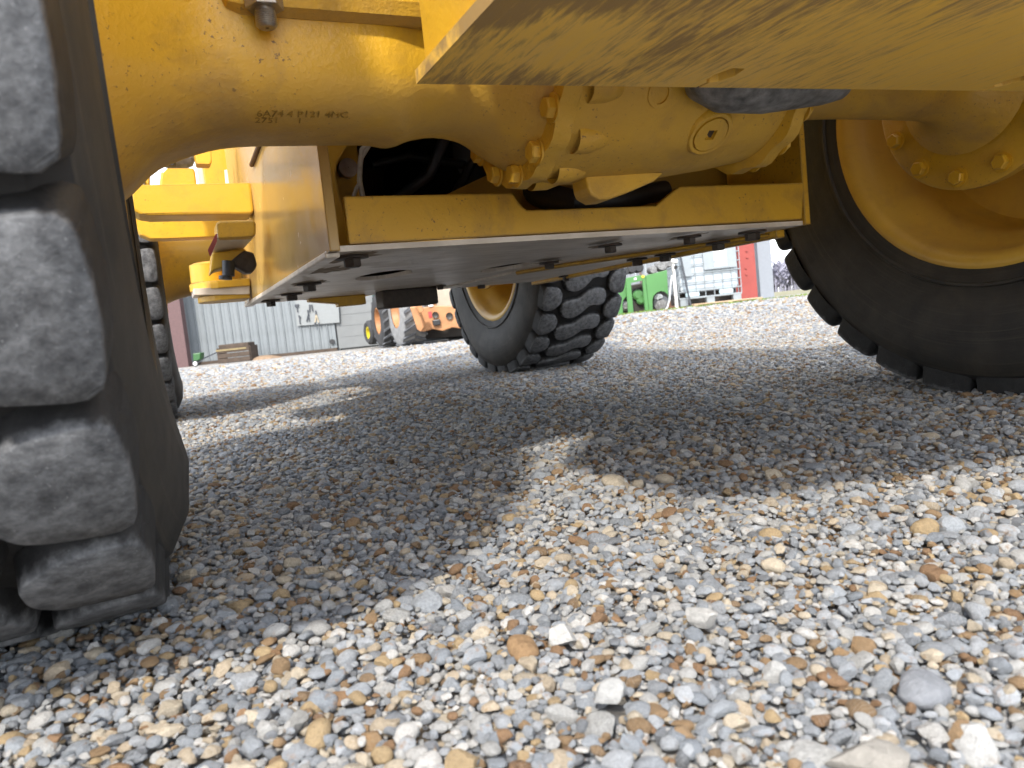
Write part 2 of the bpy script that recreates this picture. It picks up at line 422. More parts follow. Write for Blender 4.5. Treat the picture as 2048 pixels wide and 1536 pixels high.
# keep clear of the tyres' footprints
def scatter(x0, x1, y0, y1, step, size, zlo, zhi, keep=1.0):
    gx, gy = np.meshgrid(np.arange(x0, x1, step), np.arange(y0, y1, step))
    n = gx.size
    X = gx.ravel() + RNG.uniform(-.5, .5, n) * step * 1.1; Y = gy.ravel() + RNG.uniform(-.5, .5, n) * step * 1.1
    m = RNG.random(n) < keep; X, Y = X[m], Y[m]; n = len(X)
    s = size * np.clip(np.exp(RNG.normal(0, .38, n)), .5, 1.9)
    Z = gz(X, Y) + RNG.uniform(zlo, zhi, n)
    return X, Y, Z, s
def wedge(t, lo, hi, margin):                        # only what lies round the picture's view
    X, Y, Z, s = t; m = (np.abs(X) < margin + .85 * np.maximum(Y, 0)) & (Y >= lo) & (Y < hi)
    return X[m], Y[m], Z[m], s[m]
layers = [wedge(scatter(-2.4, 2.6, .12, 1.4, .0075, .0036, -.010, -.004), .12, 1.4, .4),
          wedge(scatter(-3.2, 3.4, .05, 2.6, .0096, .0057, -.008, .0003), .05, 2.6, .5),
          wedge(scatter(-3.2, 3.4, .05, 2.6, .019, .0084, -.005, .002, .45), .05, 2.6, .5),
          wedge(scatter(-3.2, 3.4, .05, 2.6, .07, .0120, -.006, .001, .35), .05, 2.6, .5),
          wedge(scatter(-5.4, 5.6, 2.6, 5.2, .0130, .0078, -.009, .001), 2.6, 5.2, .5),
          wedge(scatter(-5.4, 5.6, 2.6, 5.2, .034, .0105, -.006, .002, .5), 2.6, 5.2, .5),
          wedge(scatter(-8.5, 8.5, 5.2, 8.4, .022, .0128, -.012, .001), 5.2, 8.4, .4),
          wedge(scatter(-9, 9, 8.4, 13.2, .042, .0225, -.018, .001), 8.4, 13.2, .3)]
GX = np.concatenate([l[0] for l in layers]); GY = np.concatenate([l[1] for l in layers])
GZ = np.concatenate([l[2] for l in layers]); GS = np.concatenate([l[3] for l in layers])
BIG_STONES = [  # picture point, size, seed, material key
    (1125, 1285, .030, 3, 'w'), (1405, 1250, .030, 8, 'w'), (1222, 1402, .026, 21, 'g'), (1845, 1385, .032, 14, 'b'), (1045, 1300, .027, 32, 'o'), (1745, 1530, .052, 44, 't')]
keep = np.ones(len(GX), bool)
for (x, y, s, sd, kx) in BIG_STONES:
    P = onz(x, y, .0); keep &= ((GX - P.x) ** 2 + (GY - P.y) ** 2) > (s * .40) ** 2
# the pit of the two dirt heaps against the shed stays free
GX, GY, GZ, GS = GX[keep], GY[keep], GZ[keep], GS[keep]
N = len(GX)
gm = bpy.data.meshes.new('gravel'); gm.vertices.add(N)
gm.vertices.foreach_set('co', np.stack([GX, GY, GZ], 1).astype('f4').ravel())
scl = np.stack([GS, GS * RNG.uniform(.85, 1.15, N), GS * RNG.uniform(.75, 1.1, N)], 1)
rot = np.stack([RNG.normal(0, .22, N), RNG.normal(0, .22, N), RNG.uniform(0, 6.283, N)], 1)
for nm, ty, ar in (('scl', 'FLOAT_VECTOR', scl), ('rot', 'FLOAT_VECTOR', rot)):
    at_ = gm.attributes.new(nm, ty, 'POINT'); at_.data.foreach_set('vector', ar.astype('f4').ravel())
at_ = gm.attributes.new('idx', 'INT', 'POINT'); at_.data.foreach_set('value', RNG.integers(0, NPROTO, N).astype('i4'))
gravel = bpy.data.objects.new('gravel', gm); COL.objects.link(gravel)
tag(gravel, 'loose grey, white and tan gravel covering the yard', 'gravel', kind='stuff')
gt = bpy.data.node_groups.new('gravel_scatter', 'GeometryNodeTree')
gt.interface.new_socket('Geometry', in_out='INPUT', socket_type='NodeSocketGeometry')
gt.interface.new_socket('Geometry', in_out='OUTPUT', socket_type='NodeSocketGeometry')
gi = gt.nodes.new('NodeGroupInput'); go = gt.nodes.new('NodeGroupOutput')
iop = gt.nodes.new('GeometryNodeInstanceOnPoints'); ci = gt.nodes.new('GeometryNodeCollectionInfo')
ci.inputs['Collection'].default_value = protos; ci.inputs['Separate Children'].default_value = True; ci.inputs['Reset Children'].default_value = True
def nattr(nm, dt):
    a = gt.nodes.new('GeometryNodeInputNamedAttribute'); a.data_type = dt; a.inputs['Name'].default_value = nm; return a.outputs['Attribute']
gt.links.new(gi.outputs[0], iop.inputs['Points']); gt.links.new(ci.outputs[0], iop.inputs['Instance'])
iop.inputs['Pick Instance'].default_value = True
gt.links.new(nattr('idx', 'INT'), iop.inputs['Instance Index'])
e2r = gt.nodes.new('FunctionNodeEulerToRotation'); gt.links.new(nattr('rot', 'FLOAT_VECTOR'), e2r.inputs[0]); gt.links.new(e2r.outputs[0], iop.inputs['Rotation'])
gt.links.new(nattr('scl', 'FLOAT_VECTOR'), iop.inputs['Scale'])
gt.links.new(iop.outputs[0], go.inputs[0])
md = gravel.modifiers.new('scatter', 'NODES'); md.node_group = gt

# ------------------------------------------------------------------ wheel loader
LD = empty('wheel_loader', ORG, YAW)
tag(LD, 'big yellow wheel loader seen from below, its axle, belly guard and tyres overhead', 'wheel loader')
ZC = .672
def hexhead(r=.014, h=.013, washer=True):
    b = MB(); seg = 6
    if washer: b.lathe([(0, .001), (0, r * 1.32), (.003, r * 1.32), (.003, .001)], 2, 20)
    ring = lambda rr, z: [Vector((rr * math.cos(math.pi / 3 * i), rr * math.sin(math.pi / 3 * i), z)) for i in range(6)]
    b.loft([ring(r, .002), ring(r, h * .86), ring(r * .86, h)], smooth=False)
    return b
# -- wheels
NL = 30
prof_t = [(.022, .372), (.006, .395), (-.001, .45), (-.003, .53), (.005, .59), (.016, .632), (.038, .654), (.12, .660), (.235, .662), (.35, .660), (.432, .654), (.454, .632),
          (.465, .59), (.473, .53), (.471, .45), (.464, .395), (.448, .372)]
mb = MB(); mb.lathe(prof_t, 0, 96)
for (r0, w) in ((.425, .0025),):           # moulded ridges on both walls
    for sgn, base in ((-1, None), (1, None)):
        k = [(-.008 - (.02 if r0 < .55 else .001), r0)] if sgn < 0 else [(.478 + (.014 if r0 < .55 else .002), r0)]
        x0 = k[0][0] + .006 * (1 if sgn < 0 else -1)
        if r0 < .45: x0 = .001 if sgn < 0 else .469
        mb.lathe([(x0, r0 - .006), (x0 + sgn * .006, r0 - .003), (x0 + sgn * .006, r0 + .003), (x0, r0 + .006)], 0, 96)
for i_, v in enumerate(mb.v):                          # walls bulge where the load squashes them
    rr = math.hypot(v[1], v[2]); ph = math.atan2(v[1], -v[2])
    k_ = .030 * math.exp(-(ph / .62) ** 2) * math.exp(-((rr - .56) / .085) ** 2)
    if rr < .645: mb.v[i_] = (v[0] - k_ if v[0] < .235 else v[0] + k_, v[1], v[2])
me_tyre = mb.mesh('tyre', M_SIDE)
me_tyre.materials.append(M_RUB)                        # black rubber in the tread grooves
for f in me_tyre.polygons:
    if math.hypot(f.center.y, f.center.z) > .640: f.material_index = 1
mb = MB()
mb.lathe([(.010, .392), (.006, .384), (.007, .372), (.014, .362), (.03, .352), (.06, .350), (.09, .338), (.115, .318), (.16, .306), (.24, .304), (.262, .29), (.268, .255), (.262, .10),
          (.285, .095), (.285, .26), (.29, .30), (.40, .32), (.46, .365), (.475, .385), (.47, .392)], 0, 96)
me_rim = mb.mesh('rim', M_RIM)
def lug_mesh(name, poly, rtop, rbot, flare=1.08):
    # poly: outline in (across, along) metres; the along axis is bent round the tyre
    cx = sum(p[0] for p in poly) / len(poly); cy = sum(p[1] for p in poly) / len(poly)
    pts = list(poly)
    for _ in range(2):                                # round the corners
        q = []
        for i in range(len(pts)):
            a, b = pts[i], pts[(i + 1) % len(pts)]
            q += [(a[0] * .82 + b[0] * .18, a[1] * .82 + b[1] * .18), (a[0] * .18 + b[0] * .82, a[1] * .18 + b[1] * .82)]
        pts = q
    def bend(w, s, r):
        t = s * 1.1 / .69
        crown = .0045 * ((w - .235) / .19) ** 2
        rr = r - crown
        return Vector((w, rr * math.sin(t), -rr * math.cos(t)))
    def ring(k, r):
        return [bend(cx + (p[0] - cx) * k, cy + (p[1] - cy) * k, r) for p in pts]
    b = MB()
    rings = [ring(flare, rbot), ring(1.0 + (flare - 1) * .35, rbot + (rtop - rbot) * .55), ring(.992, rtop - .0045), ring(.978, rtop - .0014), ring(.955, rtop - .0002), ring(.5, rtop + .0006)]
    b.loft(rings, True, False)
    b.add([bend(cx, cy, rtop + .0008)] + rings[-1], [(0, i + 1, (i + 1) % len(pts) + 1) for i in range(len(pts))], True)
    return b
P_C = [(.113, .020), (.116, -.012), (.15, -.024), (.203, -.028), (.248, -.064), (.30, -.074), (.345, -.062), (.358, -.03), (.352, .002), (.325, .014), (.29, .006), (.262, .014), (.222, .052), (.175, .070), (.132, .060)]
P_I = [(.108, -.022), (.088, -.051), (.016, -.061), (.011, .0), (.016, .058), (.072, .053), (.108, .022)]
P_O = [(.470 - p[0], -p[1]) for p in reversed(P_I)]
lugs_b = [(lug_mesh('lug', P_C, .69, .652), 0.0), (lug_mesh('lug', P_I, .690, .638, 1.10), -.040), (lug_mesh('lug', P_O, .690, .638, 1.10), .040)]
lugs_m = [(b.mesh('lug', M_LUG, 70), o) for b, o in lugs_b]
def rotx(t): return Matrix.Rotation(t, 4, 'X')
def make_wheel(p, q, left, single, phase=0.0, label=None):
    w = empty('wheel', (p, q, ZC), math.pi if left else 0, LD)
    if label: w['label'] = label
    place(me_tyre, 'tyre', w, Matrix.Identity(4)); place(me_rim, 'rim', w, Matrix.Identity(4))
    rest = MB()
    for j, (me, off) in enumerate(lugs_m):
        for i in range(NL):
            t = 2 * math.pi * i / NL + off / .69 + phase
            tt = (t + math.pi) % (2 * math.pi) - math.pi       # 0 = at the ground
            m = rotx(t)
            if single and single[0] < tt < single[1]: place(me, 'lug', w, m)
            else:
                b = lugs_b[j][0]; rest.add([m @ Vector(v) for v in b.v], b.f, True)
    o = rest.build('tread_lugs', M_LUG, w, sharp=70); o['kind'] = 'stuff'
    return w
W1 = make_wheel(.845, 0, False, (-1.75, .5), .05, 'wheel seen from its inner side at the right edge')
W2 = make_wheel(-.845, 0, True, (-1.7, 1.7), .02, 'nearest wheel, its worn tread filling the left edge')
W3 = make_wheel(.80, 2.67, False, (-1.5, 1.5), .02, 'far wheel with its tread facing the viewer')
W4 = make_wheel(-.795, 2.67, True, (-.1, 1.3), .08, 'far wheel half hidden behind the nearest tyre')

# -- axles
def sect(p, ry, rz, n, zc=ZC, qc=0, seg=40):
    out = []
    for i in range(seg):
        t = 2 * math.pi * i / seg; c, s = math.cos(t), math.sin(t)
        out.append(Vector((p, qc + ry * math.copysign(abs(c) ** (2 / n), c), zc + rz * math.copysign(abs(s) ** (2 / n), s))))
    return out
def interp(secs, m=4):
    out = []
    S = np.array(secs, float)
    for k in range(len(S) - 1):
        p0, p1, p2, p3 = S[max(k - 1, 0)], S[k], S[k + 1], S[min(k + 2, len(S) - 1)]
        for j in range(m):
            t = j / m
            out.append(.5 * (2 * p1 + (p2 - p0) * t + (2 * p0 - 5 * p1 + 4 * p2 - p3) * t * t + (3 * p1 - p0 - 3 * p2 + p3) * t ** 3))
    out.append(S[-1]); return out
left_tr = [(-.86, .19, .20, 2.1, ZC), (-.835, .175, .18, 2.2, ZC), (-.80, .15, .148, 2.5, ZC), (-.75, .122, .128, 2.8, ZC), (-.70, .114, .118, 3.0, ZC), (-.62, .112, .116, 3.0, ZC), (-.52, .112, .115, 3.0, ZC),
           (-.485, .108, .122, 2.6, ZC), (-.455, .104, .113, 2.4, ZC), (-.41, .102, .108, 2.3, ZC), (-.365, .112, .118, 2.1, ZC), (-.325, .138, .142, 2.0, ZC), (-.29, .158, .160, 2, ZC)]
mb = MB(); mb.loft([sect(s[0], s[1], s[2], s[3], s[4]) for s in interp(left_tr, 3)])
AXL = mb.build('axle_housing', M_CAST, LD)
# centre section: flange, drum, far flange
mb = MB()
drum = [(-.29, .183), (-.262, .185), (-.258, .180), (-.235, .178), (-.20, .180), (-.12, .178), (.0, .172), (.10, .160), (.16, .152), (.165, .168), (.19, .168), (.194, .13)]
rings = []
for (p, r) in drum:
    ring = []
    for i in range(72):
        t = 2 * math.pi * i / 72
        k = 1.0
        if -.225 < p < .14:                           # cast ribs along the drum
            k += .02 * math.exp(-((math.degrees(t) % 360 - 236) / 7) ** 2) + .016 * math.exp(-((math.degrees(t) % 360 - 282) / 8) ** 2)
        if p in (-.29, -.262, .165, .19):             # scalloped bolt flange
            k += .022 * math.cos(14 * t)
        ring.append(Vector((p, r * k * math.cos(t), ZC + r * k * math.sin(t))))
    rings.append(ring)
mb.loft(rings)
DIF = mb.build('differential_housing', M_DIFF, LD, sharp=32)
right_tr = [(.19, .135, .135, 2, ZC), (.23, .10, .10, 2, ZC), (.28, .080, .080, 2, ZC), (.40, .070, .071, 2, ZC), (.60, .070, .070, 2, ZC), (.70, .074, .074, 2, ZC), (.75, .10, .10, 2, ZC), (.785, .14, .14, 2, ZC)]
mb = MB(); mb.loft([sect(s[0], s[1], s[2], s[3], s[4]) for s in interp(right_tr, 3)])
mb.build('axle_tube', M_CAST, LD)
hx = hexhead(.0155, .015).mesh('bolt', M_DIFF)
for i in range(14):
    t = 2 * math.pi * (i + .5) / 14
    place(hx, 'bolt', DIF, frame((-.291, .168 * math.cos(t), ZC + .168 * math.sin(t)), (-1, 0, 0), (0, math.cos(t + i), math.sin(t + i))))
    place(hx, 'bolt', DIF, frame((.191, .150 * math.cos(t), ZC + .150 * math.sin(t)), (1, 0, 0), (0, math.cos(t + i), math.sin(t + i))))
# cast bosses behind the bolts
for t in (R(-100), R(-126), R(-152), R(-74)):
    mb = MB(); c = Vector((-.245, .168 * math.cos(t), ZC + .168 * math.sin(t)))
    mb.lathe([(0, .024), (.03, .023), (.052, .016), (.066, .004)], 0, 18, c); mb.build('casting_boss', M_DIFF, DIF)
def on_drum(x, y, r=.17):
    d0 = ray(x, y); o = loc(CPOS); d = Vector((d0.dot(AX), d0.dot(BX), d0.z)); oy, oz = o.y, o.z - ZC
    A = d.y ** 2 + d.z ** 2; Bq = 2 * (oy * d.y + oz * d.z); K = oy * oy + oz * oz - r * r
    t = (-Bq - math.sqrt(max(Bq * Bq - 4 * A * K, 0))) / (2 * A)
    P = o + d * t; return P, Vector((0, P.y, P.z - ZC)).normalized()
P, nrm = on_drum(1417, 264, .172)
fm = frame(P - nrm * .012, nrm, (1, 0, 0))
mb = MB(); mb.lathe([(0, .043), (.014, .041), (.019, .037), (.019, .0315), (.012, .031), (.012, .001)], 2, 40); mb.v = [tuple(fm @ Vector(v)) for v in mb.v]; mb.build('plug_boss', M_DIFF, DIF)
mb = MB(); sq = [Vector((.0085 * c, .0085 * s_, .0205)) for c, s_ in ((1, 1), (-1, 1), (-1, -1), (1, -1))]
circ = [Vector((.029 * math.cos(2 * math.pi * i / 40), .029 * math.sin(2 * math.pi * i / 40), .0205)) for i in range(40)]
mb.holed(circ, [sq], (0, 0, -.008)); mb.v = [tuple(fm @ Vector(v)) for v in mb.v]
PLG = mb.build('drain_plug', M_DIFF, DIF)
mb = MB(); mb.box(-.0085, .0085, -.0085, .0085, .0125, .0140, fm); mb.build('square_socket', M_BOLT, DIF)
# level-check hole near the plate
P, nrm = on_drum(1318, 186, .176); fm = frame(P - nrm * .004, nrm, (1, 0, 0))
mb = MB(); mb.lathe([(0, .022), (.008, .021), (.008, .015), (.001, .0145), (.001, .0005)], 2, 28); mb.v = [tuple(fm @ Vector(v)) for v in mb.v]; mb.build('level_hole_boss', M_DIFF, DIF)
# casting lug hanging from the drum's bottom
pts = [pq(x, y, -.02) for x, y in [(1172, 350), (1176, 375), (1182, 390), (1200, 400), (1222, 398), (1260, 384), (1310, 362), (1330, 345)]]
MB().prism(pts, (0, .05, 0)).build('casting_fin', M_DIFF, DIF, .005)
# hub flanges with bolts
hb = hexhead(.0165, .016).mesh('hub_bolt', M_CAST)
for p, sgn in ((.80, -1),):
    mb = MB(); mb.lathe([(p, .02), (p, .205), (p - sgn * .006, .214), (p - sgn * .03, .214), (p - sgn * .045, .19), (p - sgn * .14, .18)], 0, 72, (0, 0, ZC))
    H = mb.build('hub_flange', M_CAST, LD)
    for i in range(12):
        t = 2 * math.pi * (i + .28) / 12
        place(hb, 'hub_bolt', H, frame((p, .187 * math.cos(t), ZC + .187 * math.sin(t)), (sgn, 0, 0), (0, math.cos(t), math.sin(t))))
# far axle
mb = MB(); far = [(-.83, .20, .20, 2.1, ZC), (-.80, .17, .17, 2.2, ZC), (-.72, .14, .14, 2.4, ZC), (-.60, .125, .125, 2.6, ZC), (-.4, .12, .12, 2.4, ZC), (-.25, .17, .18, 2, ZC), (.0, .2, .21, 2, ZC), (.25, .17, .18, 2, ZC), (.4, .12, .12, 2.4, ZC), (.6, .125, .125, 2.6, ZC), (.72, .14, .14, 2.4, ZC), (.79, .18, .18, 2.1, ZC)]
mb.loft([sect(s[0], s[1], s[2], s[3], s[4], 2.67) for s in interp(far, 3)]); mb.build('far_axle_housing', M_CAST, LD)
for p, sgn in ((.775, -1), (-.80, 1)):
    mb = MB(); mb.lathe([(p, .02), (p, .205), (p - sgn * .006, .214), (p - sgn * .03, .214), (p - sgn * .1, .18)], 0, 48, (0, 2.67, ZC)); H = mb.build('hub_flange', M_CAST, LD)
    for i in range(12):
        t = 2 * math.pi * i / 12
        place(hb, 'hub_bolt', H, frame((p, 2.67 + .187 * math.cos(t), ZC + .187 * math.sin(t)), (sgn, 0, 0)))
# raised casting pad on the near axle, mounting pad and studs above it
c = pq(300, -10, -.085); b = MB()
b.loft([[Vector((c.x + .068 * math.sin(u) * math.copysign(abs(math.cos(t)) ** .8, math.cos(t)), c.y - .048 * math.cos(u), c.z + .056 * math.sin(u) * math.sin(t))) for t in np.linspace(0, 2 * math.pi, 33)[:-1]] for u in np.linspace(.05, math.pi * .62, 12)])
b.build('casting_pad', M_CAST, AXL)
MB().box(-.715, -.40, -.136, .16, .672, .80).build('mounting_pad', M_CAST, LD, .022)
for x in (531, 880):
    c = pq(x, 30, -.135)
    b = MB(); zt = pq(x, 22, -.135).z; zb_ = pq(x, 56, -.135).z
    prof = [(zb_, .002), (zb_, .0095), (zb_ + .002, .0115)]
    z = zb_ + .003
    while z < zt: prof += [(z, .0125), (z + .0012, .0113)]; z += .0024
    prof += [(.80, .0125)]
    b.lathe(prof, 2, 20, (c.x, c.y, 0)); S = b.build('mounting_stud', M_ZINC, LD)
    n = hexhead(.0225, .024, False); n.v = [(v[0] + c.x, v[1] + c.y, zt + v[2]) for v in n.v]; n.build('nut', M_ZINC, S, .001)
# cast lettering, worn dark
def text(s, size, mat, parent, m4, ext=.0006, name='cast_lettering', align='LEFT'):
    cu = bpy.data.curves.new(name, 'FONT'); cu.body = s; cu.size = size; cu.extrude = ext; cu.align_x = align; cu.materials.append(mat)
    o = bpy.data.objects.new(name, cu); COL.objects.link(o); o.parent = parent; o.matrix_basis = m4; return o
M_STAMP = simple('worn_casting_mark', (.27, .155, .02), .6, .55, 120)
def on_axle(x, y):
    best = None                                        # where the ray meets the squarish trumpet
    d0 = ray(x, y); o = loc(CPOS); d = Vector((d0.dot(AX), d0.dot(BX), d0.z))
    for t in np.linspace(.5, 1.8, 2600):
        P = o + d * float(t)
        f = (abs(P.y) / .112) ** 3 + (abs(P.z - ZC) / .1155) ** 3
        if f <= 1:
            g = Vector((0, math.copysign(3 * abs(P.y) ** 2 / .112 ** 3, P.y), math.copysign(3 * abs(P.z - ZC) ** 2 / .1155 ** 3, P.z - ZC))).normalized()
            return P, g
    return None, None
for (x0, y0, x1, y1, s, sz) in ((512, 231, 712, 229, '6A74 4 P121 4MC', .0085), (508, 243, 700, 240, '2751     1', .0085)):
    P, g = on_axle(x0, y0)
    if P:
        xd = Vector((1, 0, 0)); zd = g; yd = zd.cross(xd)
        m4 = Matrix((xd, yd, zd)).transposed().to_4x4(); m4.translation = P + g * .0012
        text(s, .0155, M_STAMP, AXL, m4)

# -- nose plate in front of the near axle
PZ = .54
e0, e1 = Vector((-.546, -.291, PZ)), Vector((1.02, -.40, PZ))
def edge(p): t = (p - e0.x) / (e1.x - e0.x); return e0.lerp(e1, t)
def keyhole(p, dl, dh, tilt):                          # slit from the edge into a slot
    w = .0022; E = edge(p)
    return [E + Vector((-w, 0, 0)), E + Vector((-w + tilt * .4, -.018, 0)), E + Vector((-.010 + tilt * .5, -.024, 0)), E + Vector((-.015 + tilt, -.045, 0)), E + Vector((-.008 + tilt, -.068, 0)), E + Vector((.010 + tilt, -.068, 0)),
            E + Vector((.016 + tilt, -.045, 0)), E + Vector((.011 + tilt * .5, -.024, 0)), E + Vector((w + tilt * .4, -.018, 0)), E + Vector((w, 0, 0))]
outer = [Vector((-.546, -.291, PZ))] + keyhole(-.19, 0, 0, .004) + keyhole(.301, 0, 0, .004) + [Vector((1.02, -.40, PZ)), Vector((1.02, -.98, PZ)), Vector((-.20, -.83, PZ)), Vector((-.50, -.72, PZ)), Vector((-.546, -.66, PZ))]
BP = MB().prism(outer, (0, 0, .014)).build('frame_nose_plate', M_SCUFF, LD)
mb = MB()
side = [Vector((-.538, -.300, .5545)), Vector((-.538, -.655, .5545)), Vector((-.495, -.69, .5545)), Vector((.80, -.83, .5545)), Vector((.80, -.39, .5545)), Vector((.79, -.39, .5545))]
ring_o = side[:-1]; ring_i = [Vector((v.x * .0 + (v.x + (.03 if v.x < 0 else -.03)), v.y + (.02 if v.y < -.5 else -.02), v.z)) for v in ring_o]
mb.holed(ring_o, [ring_i], (0, 0, .36))
mb.build('frame_nose', M_YEL, LD, .006)
MB().box(-.50, .78, -.62, -.335, .5555, .575).build('keyhole_shade_box', M_DARK, LD)  # added dark box, stands in for shade seen through the keyholes
# -- body above (out of the picture, shades the yard)
mb = MB(); mb.prism([(-.50, -.68, .92), (.62, -.80, .92), (.62, 3.3, .92), (-.50, 3.3, .92)], (0, 0, .09)); mb.build('main_frame', M_YEL, LD, .01)
mb = MB(); mb.prism([(-.47, -.60, 1.01), (.60, -.72, 1.01), (.60, 1.3, 1.01), (-.47, 1.3, 1.01)], (0, 0, 1.0)); mb.build('loader_tower', M_YEL, LD, .06)
mb = MB(); mb.prism([(-.55, 1.55, 1.01), (.65, 1.55, 1.01), (.65, 3.2, 1.01), (-.55, 3.2, 1.01)], (0, 0, 1.9)); mb.build('cab', M_YEL, LD, .06)
# scuffed round casting between plate and drum
mb = MB()
a0, a1 = pq(1392, 186, -.20), pq(1680, 186, -.20)
zb_ = pq(1500, 222, -.20).z; zt = .60
mb.loft([sect(a0.x, .02, .02, 2, zt, -.20), sect(a0.x + .02, .05, (zt - zb_) * .72, 2, zt, -.20), sect(a0.x + .06, .06, (zt - zb_) * 1.0, 2.2, zt, -.20), sect(a0.x + .14, .06, (zt - zb_) * 1.0, 2.2, zt, -.20),
         sect(a1.x - .03, .055, (zt - zb_) * .72, 2, zt, -.20), sect(a1.x, .03, .03, 2, zt, -.20)])
mb.build('grey_casting', M_GREYSTEEL, LD)

# -- belly guard and rear frame behind the near axle
GB = .425
SL = MB().prism([(-.553, .205, GB), (-.553, 1.66, GB), (-.553, 1.66, 1.0), (-.553, .205, 1.0)], (.018, 0, 0)).build('frame_side_plate', M_GLOSS, LD, .002)
MB().prism([(.535, .215, GB), (.535, 1.66, GB), (.535, 1.66, .92), (.535, .215, .92)], (.018, 0, 0)).build('frame_side_plate', M_GUARD, LD, .002)
MB().tube([pp(537, 240, -.557), pp(503, 330, -.557)], .006, 8).build('side_rod', M_BROWN, SL)
fr = [(-.517, .436), (.527, .437), (.541, .520), (.190, .519), (.170, .508), (.126, .481), (-.172, .482), (-.186, .495), (-.198, .515), (-.517, .517)]
MB().prism([(p, .215, z) for p, z in fr], (0, .012, 0)).build('guard_front_lip', M_GUARD, LD, .0025)
# underside plates with access holes
def hole(x, y, z, rx, ry, n=28):
    c = pz(x, y, z); return [Vector((c.x + rx * math.cos(2 * math.pi * i / n), c.y + ry * math.sin(2 * math.pi * i / n), z)) for i in range(n)]
und = [Vector((-.552, .222, GB)), Vector((.10, .222, GB)), Vector((.545, .222, GB)), Vector((.545, .30, GB)), Vector((.16, .98, GB)), Vector((.13, 1.66, GB)), Vector((-.552, 1.66, GB))]
h1 = hole(766, 551, GB, .066, .13); h2 = hole(1012, 535, GB, .062, .12)
MB().holed(und, [h1, h2], (0, 0, .010)).build('belly_guard', M_STEEL, LD)
und2 = [Vector((.545, .310, GB - .006)), Vector((.545, 1.60, GB - .006)), Vector((.145, 1.60, GB - .006)), Vector((.17, .985, GB - .006))]
MB().prism(und2, (0, 0, .010)).build('belly_guard_cover', M_STEEL, LD, .002)
MB().tube([Vector((.545, .305, GB - .008)), Vector((.40, .56, GB - .008)), Vector((.24, .80, GB - .008)), Vector((.163, .982, GB - .008))], .006, 6).build('guard_seam', M_GUARD, LD)
MB().box(.53, .556, .30, 1.62, GB - .018, GB + .006).build('guard_edge_strip', M_GUARD, LD, .002)
MB().box(-.556, -.53, .235, 1.66, GB - .008, GB + .004).build('guard_edge_weld', M_STEEL, LD, .003)
gb = MB(); gb.lathe([(0, .001), (0, .030), (.005, .031), (.006, .017), (.007, .001)], 2, 22)
r6 = lambda rr, z: [Vector((rr * math.cos(math.pi / 3 * i), rr * math.sin(math.pi / 3 * i), z)) for i in range(6)]
gb.loft([r6(.0165, .005), r6(.0165, .019), r6(.014, .021)], smooth=False)
mgb = gb.mesh('guard_bolt', M_BOLT)
for (x, y, s) in [(703, 512, 1), (618, 566, 1), (583, 587, 1), (541, 600, 1), (880, 571, .7), (962, 567, .9), (1098, 524, .85), (1220, 489, .85), (1378, 472, .85), (1330, 508, 1), (1274, 517, 1), (1168, 548, 1), (1436, 484, 1), (1504, 462, 1)]:
    c = pz(x, y, GB - .0005 - (.006 if x > 1040 else 0)); c.x = min(c.x, .54); c.y = min(c.y, 1.64)
    place(mgb, 'guard_bolt', LD, frame(c, (0, 0, -1), (random.random(), random.random(), 0)) @ Matrix.Scale(s, 4))
M_MUD = simple('dried_mud_smear', (.30, .235, .165), .9, .4, 50, .5)
rgm = np.random.default_rng(5)
for (x, y, s_) in [(703, 512, 1.2), (618, 566, 1.1), (583, 587, 1.0), (541, 600, .9), (962, 567, .7), (1098, 524, .8), (1220, 489, .8), (1378, 472, .7), (660, 540, 1.0), (800, 590, 1.3)]:
    c = pz(x, y, GB - .0004 - (.006 if x > 1040 else 0)); c.x = min(c.x, .50); c.y = min(c.y, 1.5)
    ring = [Vector((min(max(c.x + s_ * .048 * rgm.uniform(.5, 1.2) * math.cos(t), -.54), .53), min(c.y + s_ * .075 * rgm.uniform(.45, 1.25) * math.sin(t) + .01, 1.62), c.z)) for t in np.linspace(0, 6.283, 23)[:-1]]
    MB().prism(ring, (0, 0, .0003)).build('mud_smear', M_MUD, LD)
# skid blocks on the far edge
a = pq(760, 600, 1.50); b2 = pq(870, 600, 1.50)
MB().box(a.x, b2.x, 1.46, 1.56, pq(810, 613, 1.46).z, GB).build('skid_block', M_BOLT, LD, .006)
a = pq(618, 600, 1.60); b2 = pq(732, 600, 1.60)
MB().prism([Vector((a.x, 1.6, pq(618, 603, 1.6).z)), Vector((b2.x - .1, 1.6, pq(690, 606, 1.6).z)), Vector((b2.x - .1, 1.6, pq(690, 612, 1.6).z)), Vector((b2.x, 1.6, pq(732, 608, 1.6).z)), Vector((b2.x, 1.6, GB)), Vector((a.x, 1.6, GB))], (0, .05, 0)).build('skid_block', M_GUARD, LD, .003)
